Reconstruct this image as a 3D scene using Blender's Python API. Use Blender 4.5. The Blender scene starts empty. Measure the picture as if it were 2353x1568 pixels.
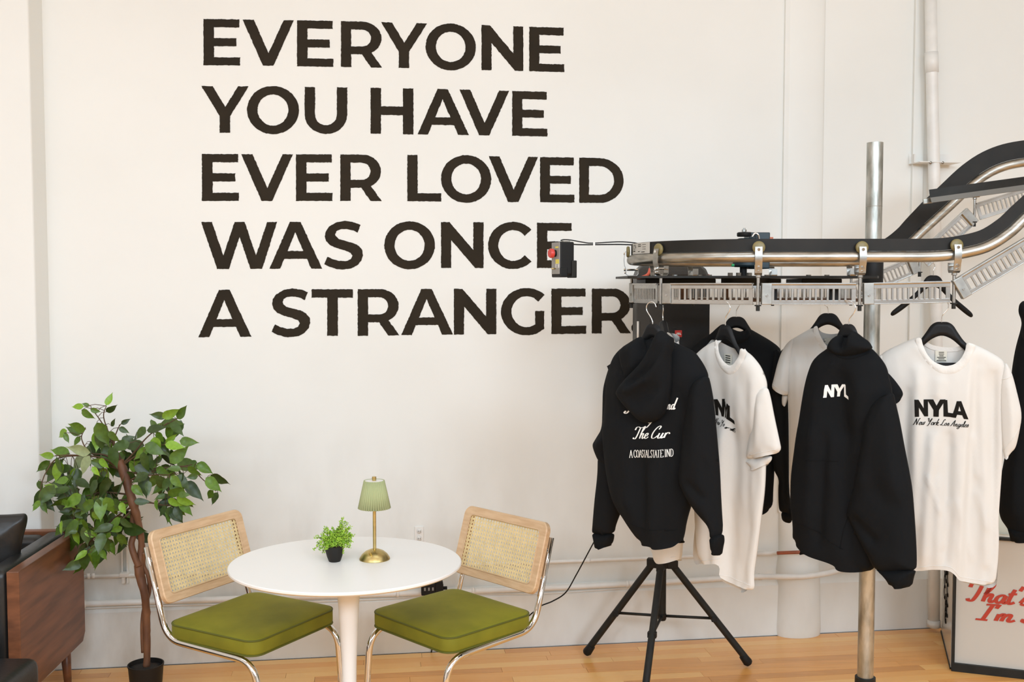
import bpy, math, random
import numpy as np
from mathutils import Vector, Matrix, noise
from mathutils.geometry import delaunay_2d_cdt

random.seed(7)
C = bpy.context.scene.collection
PI = math.pi

# ------------------------------------------------------------------ camera, world, lights, exposure
F = 2400.0; CX = 1176.5; CY = 784.0; CAMZ = 1.70
PITCH = math.atan((CY - 655.0) / F)
cam_d = bpy.data.cameras.new('camera')
cam_d.sensor_width = 36.0
cam_d.lens = F / 2353.0 * 36.0
cam_d.clip_start = 0.05
cam = bpy.data.objects.new('camera', cam_d)
cam.location = (0, 0, CAMZ)
cam.rotation_euler = (PI / 2 - PITCH, 0, 0)
C.objects.link(cam)
bpy.context.scene.camera = cam

sc = bpy.context.scene
sc.view_settings.view_transform = 'Standard'
sc.view_settings.look = 'None'
sc.view_settings.gamma = 1.0
sc.view_settings.exposure = 0.0
sc.view_settings.use_curve_mapping = False
sc.cycles.use_denoising = True
sc.cycles.max_bounces = 8
sc.cycles.diffuse_bounces = 5
sc.cycles.sample_clamp_indirect = 8.0

w = bpy.data.worlds.new('world'); sc.world = w
w.use_nodes = True
w.node_tree.nodes['Background'].inputs[0].default_value = (0.9, 0.95, 1.0, 1)
w.node_tree.nodes['Background'].inputs[1].default_value = 0.3

def area(name, loc, rot, sx, sy, power, col):
    l = bpy.data.lights.new(name, 'AREA'); l.shape = 'RECTANGLE'
    l.size = sx; l.size_y = sy; l.energy = power; l.color = col
    o = bpy.data.objects.new(name, l); o.location = loc; o.rotation_euler = rot
    C.objects.link(o); return o
LC = (0.69, 0.85, 1.0)
LP = 63
for (lx, ly) in ((-2.6, 2.6), (0.2, 2.6), (3.0, 2.6), (-2.6, 0.0), (0.2, -0.2), (3.0, 0.0), (-2.6, -2.8), (0.2, -2.8), (3.0, -2.8)):
    area('ceiling_lamp_light', (lx, ly, 3.93 if ly > 2 else 3.75 if ly > -1 else 3.35), (math.radians(-28 if ly > 2 else 26 if ly > -1 else 40), 0, 0), 1.9, 1.0, LP * (0.34 if ly > 2 else 0.46 if ly > -1 else 1.95) * (1.3 if lx > 2 else 0.72 if lx < -2 else 1.0), LC)

# ------------------------------------------------------------------ pixel -> world helpers
cp, sp = math.cos(PITCH), math.sin(PITCH)
def ray(px, py):
    dx = (px - CX) / F; dy = (CY - py) / F
    return Vector((dx, cp + dy * sp, -sp + dy * cp))
CO = Vector((0, 0, CAMZ))
def P(px, py, D):
    d = ray(px, py); return CO + d * (D / d.y)
def onz(px, py, z):
    d = ray(px, py); return CO + d * ((z - CAMZ) / d.z)
def onplane(px, py, o, n):
    d = ray(px, py); return CO + d * ((o - CO).dot(n) / d.dot(n))

# wall frame
WA = onz(150, 1535, 0); WB = onz(1777, 1457, 0)
WU = (WB - WA).normalized(); WN = Vector((WU.y, -WU.x, 0))   # WN points into the room
def wallpt(px, py, off=0.0):
    return onplane(px, py, WA + WN * off, WN)
def wc(a, b, z=0.0):            # along wall, distance from the wall, height
    return WA + WU * a + WN * b + Vector((0, 0, z))

# ------------------------------------------------------------------ materials
def mat(name, col, rough=0.5, metal=0.0, nscale=0, namt=0.0, bump=0.0, bscale=80, sheen=0.0, coat=0.0, aniso=None, col2=None, spec=0.5, rnd=0.0, trans=0.0, bdist=0.002):
    m = bpy.data.materials.new(name); m.use_nodes = True
    nt = m.node_tree; b = nt.nodes['Principled BSDF']
    b.inputs['Base Color'].default_value = (*col, 1)
    b.inputs['Roughness'].default_value = rough
    b.inputs['Metallic'].default_value = metal
    b.inputs['Specular IOR Level'].default_value = spec
    if sheen:
        b.inputs['Sheen Weight'].default_value = sheen
        b.inputs['Sheen Roughness'].default_value = 0.4
        b.inputs['Sheen Tint'].default_value = (*[min(1, c * 1.6 + .05) for c in col], 1)
    if coat: b.inputs['Coat Weight'].default_value = coat
    if trans: b.inputs['Transmission Weight'].default_value = trans
    tc = nt.nodes.new('ShaderNodeTexCoord')
    src = tc.outputs['Object']
    if aniso:
        mp = nt.nodes.new('ShaderNodeMapping'); mp.inputs['Scale'].default_value = aniso
        nt.links.new(src, mp.inputs[0]); src = mp.outputs[0]
    if namt or col2:
        n = nt.nodes.new('ShaderNodeTexNoise'); n.inputs['Scale'].default_value = nscale or 5
        n.inputs['Detail'].default_value = 5
        nt.links.new(src, n.inputs[0])
        r = nt.nodes.new('ShaderNodeValToRGB')
        c2 = col2 or tuple(c * (1 - namt) for c in col)
        r.color_ramp.elements[0].color = (*c2, 1); r.color_ramp.elements[0].position = 0.35
        r.color_ramp.elements[1].color = (*col, 1); r.color_ramp.elements[1].position = 0.62
        nt.links.new(n.outputs[0], r.inputs[0])
        out = r.outputs[0]
        if rnd:
            oi = nt.nodes.new('ShaderNodeObjectInfo')
            hs = nt.nodes.new('ShaderNodeHueSaturation')
            mr = nt.nodes.new('ShaderNodeMapRange')
            mr.inputs[3].default_value = 1 - rnd; mr.inputs[4].default_value = 1 + rnd
            nt.links.new(oi.outputs['Random'], mr.inputs[0])
            nt.links.new(mr.outputs[0], hs.inputs['Value'])
            nt.links.new(out, hs.inputs['Color']); out = hs.outputs[0]
        nt.links.new(out, b.inputs['Base Color'])
    if bump:
        n2 = nt.nodes.new('ShaderNodeTexNoise'); n2.inputs['Scale'].default_value = bscale
        n2.inputs['Detail'].default_value = 4
        nt.links.new(src, n2.inputs[0])
        bp = nt.nodes.new('ShaderNodeBump'); bp.inputs['Strength'].default_value = bump
        bp.inputs['Distance'].default_value = bdist
        nt.links.new(n2.outputs[0], bp.inputs['Height'])
        nt.links.new(bp.outputs[0], b.inputs['Normal'])
    return m

M = {}
M['wall'] = mat('wall_paint', (0.85, 0.848, 0.81), 0.55, nscale=1.6, col2=(0.825, 0.822, 0.782), bump=0.35, bscale=9)
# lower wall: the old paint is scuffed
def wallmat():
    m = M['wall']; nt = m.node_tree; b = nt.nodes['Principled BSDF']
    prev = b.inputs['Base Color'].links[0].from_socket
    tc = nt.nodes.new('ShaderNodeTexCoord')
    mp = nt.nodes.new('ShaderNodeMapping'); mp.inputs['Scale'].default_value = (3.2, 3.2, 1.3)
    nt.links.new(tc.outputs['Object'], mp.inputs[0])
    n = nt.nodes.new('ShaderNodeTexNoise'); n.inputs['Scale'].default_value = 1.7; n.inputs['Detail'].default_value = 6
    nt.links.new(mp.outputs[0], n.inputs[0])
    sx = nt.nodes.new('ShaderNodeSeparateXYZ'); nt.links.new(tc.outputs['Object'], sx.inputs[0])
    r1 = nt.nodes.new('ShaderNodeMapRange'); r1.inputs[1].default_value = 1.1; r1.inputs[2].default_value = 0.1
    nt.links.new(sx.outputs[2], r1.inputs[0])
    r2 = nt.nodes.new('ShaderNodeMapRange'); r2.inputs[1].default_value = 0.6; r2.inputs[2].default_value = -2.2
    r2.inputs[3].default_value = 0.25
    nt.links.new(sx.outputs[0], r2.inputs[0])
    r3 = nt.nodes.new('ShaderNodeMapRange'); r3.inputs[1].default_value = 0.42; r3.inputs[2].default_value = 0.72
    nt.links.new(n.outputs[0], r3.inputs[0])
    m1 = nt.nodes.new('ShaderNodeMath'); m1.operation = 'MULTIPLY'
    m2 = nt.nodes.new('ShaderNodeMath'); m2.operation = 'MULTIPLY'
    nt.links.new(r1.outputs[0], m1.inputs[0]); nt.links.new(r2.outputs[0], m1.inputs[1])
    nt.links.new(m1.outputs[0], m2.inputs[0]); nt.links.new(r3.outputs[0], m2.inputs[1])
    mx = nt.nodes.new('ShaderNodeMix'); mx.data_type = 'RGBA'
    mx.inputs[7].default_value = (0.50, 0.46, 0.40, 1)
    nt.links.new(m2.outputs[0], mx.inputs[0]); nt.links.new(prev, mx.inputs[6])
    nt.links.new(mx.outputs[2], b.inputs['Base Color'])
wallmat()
M['trimwhite'] = mat('white_pipe_paint', (0.86, 0.84, 0.80), 0.4, nscale=12, namt=0.08, bump=0.3, bscale=40)
M['ceiling'] = mat('ceiling_paint', (0.80, 0.79, 0.77), 0.8)
M['farwall'] = mat('far_wall_paint', (0.50, 0.48, 0.46), 0.8)
M['sidewall'] = mat('side_wall_paint', (0.74, 0.73, 0.71), 0.8)
M['paint'] = mat('black_wall_paint', (0.030, 0.022, 0.013), 0.7, nscale=6, namt=0.2, bump=0.2, bscale=60, spec=0.15)
M['dark'] = mat('dark_gap', (0.02, 0.018, 0.015), 0.9)
M['black'] = mat('black_plastic', (0.008, 0.008, 0.008), 0.5, spec=0.3)
M['blackmetal'] = mat('black_coated_metal', (0.018, 0.017, 0.014), 0.5, nscale=20, namt=0.3, spec=0.3)
M['belt'] = mat('black_belt', (0.016, 0.0145, 0.012), 0.55, nscale=9, namt=0.35, spec=0.3)
M['steel'] = mat('rolled_steel', (0.52, 0.49, 0.43), 0.36, 1.0, nscale=14, namt=0.35, bump=0.1, bscale=40, aniso=(1, 1, 5))
M['galv'] = mat('galvanised_steel', (0.60, 0.60, 0.56), 0.40, 1.0, nscale=34, col2=(0.33, 0.33, 0.29), bump=0.5, bscale=60, aniso=(1, 1, 0.3))
M['alu'] = mat('pressed_aluminium', (0.50, 0.485, 0.455), 0.26, 1.0, nscale=20, namt=0.15)
M['zinc'] = mat('zinc_plate', (0.42, 0.41, 0.38), 0.35, 1.0, nscale=30, namt=0.2)
M['chrome'] = mat('chrome', (0.80, 0.79, 0.77), 0.06, 1.0)
M['brass'] = mat('brushed_brass', (0.64, 0.50, 0.21), 0.34, 1.0, nscale=8, namt=0.15, aniso=(1, 1, 8))
M['olive'] = mat('olive_tyre_rubber', (0.20, 0.16, 0.06), 0.4)
M['teal'] = mat('dark_teal_cast_paint', (0.014, 0.030, 0.038), 0.38)
M['red'] = mat('red_plastic', (0.62, 0.05, 0.04), 0.35)
M['coral'] = mat('coral_rubber', (0.75, 0.15, 0.09), 0.45)
M['yellow'] = mat('yellow_sticker', (0.75, 0.66, 0.10), 0.5)
M['grey'] = mat('grey_plastic', (0.30, 0.29, 0.27), 0.5)
M['label'] = mat('silver_label', (0.55, 0.53, 0.48), 0.4)
M['ink'] = mat('black_ink', (0.010, 0.008, 0.006), 0.8, spec=0.15)
M['inkwhite'] = mat('white_ink', (0.85, 0.84, 0.80), 0.6)
M['redink'] = mat('red_ink', (0.50, 0.045, 0.022), 0.5)
M['tee'] = mat('white_cotton', (0.68, 0.65, 0.605), 0.9, nscale=8, namt=0.03, bump=0.22, bscale=12, bdist=0.008, aniso=(1, 1, 0.35), sheen=0.05)
M['teerib'] = mat('white_rib_knit', (0.71, 0.68, 0.635), 0.9, bump=0.4, bscale=160)
M['fleece'] = mat('black_fleece', (0.0065, 0.0070, 0.0078), 0.9, bump=0.35, bscale=60, spec=0.16)
M['fleecerib'] = mat('black_rib_knit', (0.0055, 0.0058, 0.0062), 0.9, bump=0.5, bscale=200, spec=0.15)
M['hang'] = mat('black_hanger_wood', (0.006, 0.006, 0.0065), 0.5, spec=0.25)
M['tag'] = mat('woven_label', (0.70, 0.66, 0.56), 0.8)
M['tabletop'] = mat('white_lacquer', (0.88, 0.855, 0.82), 0.35)
M['pedestal'] = mat('white_powder_coat', (0.84, 0.82, 0.79), 0.35)
M['velvet'] = mat('green_velvet', (0.235, 0.22, 0.009), 0.8, nscale=4, col2=(0.15, 0.145, 0.004), bump=0.15, bscale=20, sheen=0.2)
M['piping'] = mat('green_piping', (0.10, 0.105, 0.008), 0.7)
M['beech'] = mat('pale_beech', (0.74, 0.52, 0.32), 0.45, nscale=9, col2=(0.64, 0.42, 0.24), aniso=(1.2, 9, 9), bump=0.05)
M['cane'] = mat('woven_cane', (0.92, 0.74, 0.40), 0.5, nscale=40, namt=0.15)
M['walnut'] = mat('walnut_veneer', (0.22, 0.080, 0.034), 0.38, nscale=3.2, col2=(0.12, 0.042, 0.018), aniso=(3, 1.0, 9), bump=0.05)
M['leather'] = mat('black_leather', (0.014, 0.013, 0.012), 0.36, bump=0.4, bscale=60)
M['pot'] = mat('matte_black_pot', (0.014, 0.012, 0.010), 0.55, spec=0.3)
M['soil'] = mat('dark_soil', (0.02, 0.014, 0.009), 0.95, bump=0.8)
M['bark'] = mat('brown_bark', (0.22, 0.095, 0.042), 0.6, nscale=22, col2=(0.11, 0.045, 0.022), bump=0.9, bscale=45, aniso=(1, 1, 0.35))
M['twig'] = mat('brown_twig', (0.10, 0.055, 0.025), 0.7)
M['leafA'] = mat('ficus_leaf_mid', (0.095, 0.185, 0.015), 0.38, nscale=7, namt=0.25, rnd=0.35)
M['leafB'] = mat('ficus_leaf_dark', (0.045, 0.085, 0.014), 0.38, nscale=7, namt=0.25, rnd=0.35)
M['leafC'] = mat('ficus_leaf_bright', (0.20, 0.36, 0.022), 0.40, nscale=7, namt=0.2, rnd=0.2)
M['leafD'] = mat('ficus_leaf_pale', (0.30, 0.36, 0.18), 0.45, nscale=7, namt=0.15, rnd=0.1)
M['herb'] = mat('herb_leaf', (0.42, 0.62, 0.05), 0.5, nscale=60, col2=(0.20, 0.40, 0.02))
M['shade'] = mat('sage_pleated_fabric', (0.42, 0.45, 0.23), 0.85, bump=0.3, bscale=300)
M['copper'] = mat('copper_pipe', (0.42, 0.13, 0.07), 0.45, 0.4, nscale=30, namt=0.3)
M['board'] = mat('cream_print_board', (0.60, 0.55, 0.48), 0.45)
M['glass'] = mat('clear_glass', (0.82, 0.88, 0.84), 0.04, trans=0.9)
M['gloss'] = mat('glossy_white_acrylic', (0.70, 0.69, 0.66), 0.07, spec=0.8)
M['grille'] = mat('black_grille', (0.008, 0.008, 0.008), 0.6, bump=0.6, bscale=500)
M['cab'] = mat('speaker_cabinet', (0.035, 0.034, 0.031), 0.5, bump=0.3, bscale=300)
M['beltlab'] = M['label']

def planksmat():
    m = bpy.data.materials.new('oak_strip'); m.use_nodes = True
    nt = m.node_tree; b = nt.nodes['Principled BSDF']
    b.inputs['Roughness'].default_value = 0.30
    b.inputs['Coat Weight'].default_value = 0.25
    b.inputs['Coat Roughness'].default_value = 0.22
    at = nt.nodes.new('ShaderNodeAttribute'); at.attribute_name = 'tone'
    tc = nt.nodes.new('ShaderNodeTexCoord')
    ad = nt.nodes.new('ShaderNodeVectorMath'); ad.operation = 'ADD'
    sc_ = nt.nodes.new('ShaderNodeVectorMath'); sc_.operation = 'SCALE'; sc_.inputs[3].default_value = 7.0
    nt.links.new(at.outputs['Color'], sc_.inputs[0])
    nt.links.new(tc.outputs['Object'], ad.inputs[0]); nt.links.new(sc_.outputs[0], ad.inputs[1])
    mp = nt.nodes.new('ShaderNodeMapping'); mp.inputs['Scale'].default_value = (1.6, 26, 1)
    mp.inputs['Rotation'].default_value = (0, 0, -math.atan2(WU.y, WU.x))
    nt.links.new(ad.outputs[0], mp.inputs[0])
    n = nt.nodes.new('ShaderNodeTexNoise'); n.inputs['Scale'].default_value = 3.0; n.inputs['Detail'].default_value = 6
    n.inputs['Distortion'].default_value = 0.8
    nt.links.new(mp.outputs[0], n.inputs[0])
    r = nt.nodes.new('ShaderNodeValToRGB'); cr = r.color_ramp
    cr.elements[0].position = 0.0; cr.elements[0].color = (0.55, 0.22, 0.055, 1)
    cr.elements[1].position = 1.0; cr.elements[1].color = (0.97, 0.58, 0.205, 1)
    e = cr.elements.new(0.45); e.color = (0.86, 0.395, 0.105, 1)
    sx = nt.nodes.new('ShaderNodeSeparateColor'); nt.links.new(at.outputs['Color'], sx.inputs[0])
    m1 = nt.nodes.new('ShaderNodeMath'); m1.operation = 'MULTIPLY'; m1.inputs[1].default_value = 0.40
    nt.links.new(n.outputs[0], m1.inputs[0])
    m2 = nt.nodes.new('ShaderNodeMath'); m2.operation = 'MULTIPLY_ADD'; m2.inputs[1].default_value = 0.78
    nt.links.new(sx.outputs[0], m2.inputs[0]); nt.links.new(m1.outputs[0], m2.inputs[2])
    nt.links.new(m2.outputs[0], r.inputs[0]); nt.links.new(r.outputs[0], b.inputs['Base Color'])
    return m
M['oak'] = planksmat()

# ------------------------------------------------------------------ object helpers
WM = {}
def tag(o, label=None, cat=None, group=None, kind=None):
    if label: o['label'] = label
    if cat: o['category'] = cat
    if group: o['group'] = group
    if kind: o['kind'] = kind
    return o
def empty(name, loc, rz=0, label=None, cat=None, group=None):
    o = bpy.data.objects.new(name, None); C.objects.link(o)
    o.location = loc; o.rotation_euler = (0, 0, rz); o.empty_display_size = 0.1
    WM[o.name] = Matrix.LocRotScale(Vector(loc), Matrix.Rotation(rz, 3, 'Z'), None)
    return tag(o, label, cat, group)
def setpar(o, parent):
    if parent is not None:
        o.parent = parent
        o.matrix_parent_inverse = WM.get(parent.name, Matrix.Identity(4)).inverted()
def obj(name, verts, faces, m, parent=None, smooth=True, bevel=0, subsurf=0, auto=None):
    me = bpy.data.meshes.new(name)
    me.from_pydata([tuple(v) for v in verts], [], faces)
    me.update()
    if m is not None: me.materials.append(m)
    if smooth:
        me.polygons.foreach_set('use_smooth', [True] * len(me.polygons))
        if auto:
            try: me.set_sharp_from_angle(angle=math.radians(auto))
            except Exception: pass
    o = bpy.data.objects.new(name, me); C.objects.link(o)
    WM[o.name] = Matrix.Identity(4)
    setpar(o, parent)
    if bevel:
        b = o.modifiers.new('bevel', 'BEVEL'); b.width = bevel; b.segments = 3; b.limit_method = 'ANGLE'
        b.harden_normals = False
    if subsurf:
        s = o.modifiers.new('sub', 'SUBSURF'); s.levels = subsurf; s.render_levels = subsurf
    return o
class MB:
    def __init__(s): s.v = []; s.f = []
    def add(s, v, f):
        k = len(s.v); s.v += [Vector(x) for x in v]; s.f += [[i + k for i in q] for q in f]; return s
    def box(s, c, hx, hy, hz, ax=(Vector((1, 0, 0)), Vector((0, 1, 0)), Vector((0, 0, 1)))):
        c = Vector(c); v = []
        for dz in (-1, 1):
            for dy in (-1, 1):
                for dx in (-1, 1):
                    v.append(c + ax[0] * (hx * dx) + ax[1] * (hy * dy) + ax[2] * (hz * dz))
        return s.add(v, [[0, 2, 3, 1], [4, 5, 7, 6], [0, 1, 5, 4], [2, 6, 7, 3], [0, 4, 6, 2], [1, 3, 7, 5]])
    def tube(s, pts, r, seg=12, caps=True, closed=False):
        pts = [Vector(p) for p in pts]; n = len(pts)
        rr = r if isinstance(r, (list, tuple)) else [r] * n
        up = None; v = []; f = []
        for i, p in enumerate(pts):
            a = pts[(i - 1) % n] if (i > 0 or closed) else p
            b = pts[(i + 1) % n] if (i < n - 1 or closed) else p
            t = (b - a).normalized()
            if up is None:
                up = Vector((0, 0, 1)) if abs(t.z) < 0.9 else Vector((1, 0, 0))
            x = (up - t * up.dot(t))
            if x.length < 1e-6: x = t.orthogonal()
            x.normalize(); up = x; y = t.cross(x)
            for k in range(seg):
                an = 2 * PI * k / seg
                v.append(p + (x * math.cos(an) + y * math.sin(an)) * rr[i])
        m_ = n if closed else n - 1
        for i in range(m_):
            j = (i + 1) % n
            for k in range(seg):
                k2 = (k + 1) % seg
                f.append([i * seg + k, i * seg + k2, j * seg + k2, j * seg + k])
        if caps and not closed:
            f.append(list(range(seg))[::-1]); f.append([(n - 1) * seg + k for k in range(seg)])
        return s.add(v, f)
    def cyl(s, a, b, r, seg=16): return s.tube([a, b], r, seg)
    def lathe(s, c, prof, seg=32, axis=Vector((0, 0, 1))):
        c = Vector(c); ax = axis.normalized(); x = ax.orthogonal().normalized(); y = ax.cross(x)
        v = []; f = []; n = len(prof)
        for (r, z) in prof:
            for k in range(seg):
                an = 2 * PI * k / seg
                v.append(c + ax * z + (x * math.cos(an) + y * math.sin(an)) * r)
        for i in range(n - 1):
            for k in range(seg):
                k2 = (k + 1) % seg
                f.append([i * seg + k, i * seg + k2, (i + 1) * seg + k2, (i + 1) * seg + k])
        if prof[0][0] > 1e-5: f.append(list(range(seg))[::-1])
        if prof[-1][0] > 1e-5: f.append([(n - 1) * seg + k for k in range(seg)])
        return s.add(v, f)
    def build(s, name, m, parent=None, **kw): return obj(name, s.v, s.f, m, parent, **kw)

def catmull(pts, n=8, closed=False):
    pts = [Vector(p) for p in pts]; out = []; N = len(pts)
    rng = range(N) if closed else range(N - 1)
    for i in rng:
        if closed: p0, p1, p2, p3 = pts[(i - 1) % N], pts[i], pts[(i + 1) % N], pts[(i + 2) % N]
        else: p0, p1, p2, p3 = pts[max(0, i - 1)], pts[i], pts[i + 1], pts[min(N - 1, i + 2)]
        for k in range(n):
            t = k / n
            out.append(0.5 * ((2 * p1) + (p2 - p0) * t + (2 * p0 - 5 * p1 + 4 * p2 - p3) * t * t + (3 * p1 - p0 - 3 * p2 + p3) * t ** 3))
    if not closed: out.append(pts[-1])
    return out
def fillet(pts, r, n=6):
    pts = [Vector(p) for p in pts]; out = [pts[0]]
    for i in range(1, len(pts) - 1):
        a, p, b = pts[i - 1], pts[i], pts[i + 1]
        rr = r[i] if isinstance(r, (list, tuple)) else r
        d1 = (a - p); d2 = (b - p); l = min(rr, d1.length * .49, d2.length * .49)
        A = p + d1.normalized() * l; B = p + d2.normalized() * l
        for k in range(n + 1):
            t = k / n
            out.append(A * (1 - t) ** 2 + p * 2 * t * (1 - t) + B * t * t)
    out.append(pts[-1]); return out

def copy_tree(o, parent=None, mpi=None):
    c = o.copy(); C.objects.link(c)
    if parent is not None:
        c.parent = parent; c.matrix_parent_inverse = o.matrix_parent_inverse.copy()
    for ch in [x for x in bpy.data.objects if x.parent == o]: copy_tree(ch, c)
    return c

# ------------------------------------------------------------------ polygon fill
def np2(l): return np.array([[p[0], p[1]] for p in l], float)
def resample(loop, step):
    L = np2(loop); out = []
    for i in range(len(L)):
        a = L[i]; b = L[(i + 1) % len(L)]
        n = max(1, int(round(np.hypot(*(b - a)) / step)))
        for k in range(n): out.append(a + (b - a) * k / n)
    return np.array(out)
def inside(pts, loops):
    r = np.zeros(len(pts), bool)
    x = pts[:, 0]; y = pts[:, 1]
    for L in loops:
        for i in range(len(L)):
            x1, y1 = L[i]; x2, y2 = L[(i + 1) % len(L)]
            if y1 == y2: continue
            c = ((y1 > y) != (y2 > y)) & (x < (x2 - x1) * (y - y1) / (y2 - y1) + x1)
            r ^= c
    return r
def segdist(pts, A, B):
    d = np.full(len(pts), 1e9)
    for a, b in zip(A, B):
        ab = b - a; l2 = max(1e-12, ab @ ab)
        t = np.clip(((pts - a) @ ab) / l2, 0, 1)
        q = pts - (a + t[:, None] * ab)
        d = np.minimum(d, np.hypot(q[:, 0], q[:, 1]))
    return d
def fill(loops, bstep, istep=None, rings=None):
    Ls = [resample(l, bstep) for l in loops]
    P0 = np.concatenate(Ls); edges = []; k = 0
    for L in Ls:
        n = len(L); edges += [(k + i, k + (i + 1) % n) for i in range(n)]; k += n
    pts = P0
    if rings:
        add = []
        for L in Ls:
            t = np.roll(L, -1, 0) - np.roll(L, 1, 0); t /= np.maximum(1e-9, np.hypot(t[:, 0], t[:, 1]))[:, None]
            ar = 0.5 * np.sum(L[:, 0] * np.roll(L[:, 1], -1) - np.roll(L[:, 0], -1) * L[:, 1])
            nr = np.stack([-t[:, 1], t[:, 0]], 1) * (1 if ar > 0 else -1)
            for dd_ in rings:
                q = L + nr * dd_
                q = q[inside(q, Ls)]
                if len(q):
                    dm = np.sqrt(((q[:, None, :] - P0[None]) ** 2).sum(-1)).min(1)
                    q = q[dm > dd_ * .82]
                    if len(add):
                        prev = np.concatenate(add)
                        dm = np.sqrt(((q[:, None, :] - prev[None]) ** 2).sum(-1)).min(1) if len(q) else np.zeros(0)
                        q = q[dm > .0016]
                    if len(q): add.append(q)
        if add: pts = np.concatenate([P0] + add)
    if istep:
        mn = P0.min(0); mx = P0.max(0)
        g = []; j = 0; y = mn[1] + istep / 2
        while y < mx[1]:
            x = mn[0] + (istep / 2 if j % 2 else 0)
            while x < mx[0]: g.append((x, y)); x += istep
            y += istep * 0.866; j += 1
        if g:
            g = np.array(g); g = g[inside(g, Ls)]
            if len(g):
                A = np.concatenate(Ls); B = np.concatenate([np.roll(L, -1, 0) for L in Ls])
                # coarse distance using boundary vertices
                keep = np.ones(len(g), bool)
                for c in range(0, len(g), 2000):
                    q = g[c:c + 2000]
                    dd = np.sqrt(((q[:, None, :] - pts[None]) ** 2).sum(-1)).min(1)
                    keep[c:c + 2000] = dd > istep * 0.55
                pts = np.concatenate([pts, g[keep]])
    res = delaunay_2d_cdt([Vector(p) for p in pts], edges, [], 0, 1e-7)
    V = np.array([[v.x, v.y] for v in res[0]]); T = np.array([list(t) for t in res[2] if len(t) == 3])
    cen = V[T].mean(1)
    T = T[inside(cen, Ls)]
    a = V[T[:, 1]] - V[T[:, 0]]; b = V[T[:, 2]] - V[T[:, 0]]
    cr = a[:, 0] * b[:, 1] - a[:, 1] * b[:, 0]
    T = np.array([t if c > 0 else t[::-1] for t, c in zip(T, cr)])
    return V, T

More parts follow.
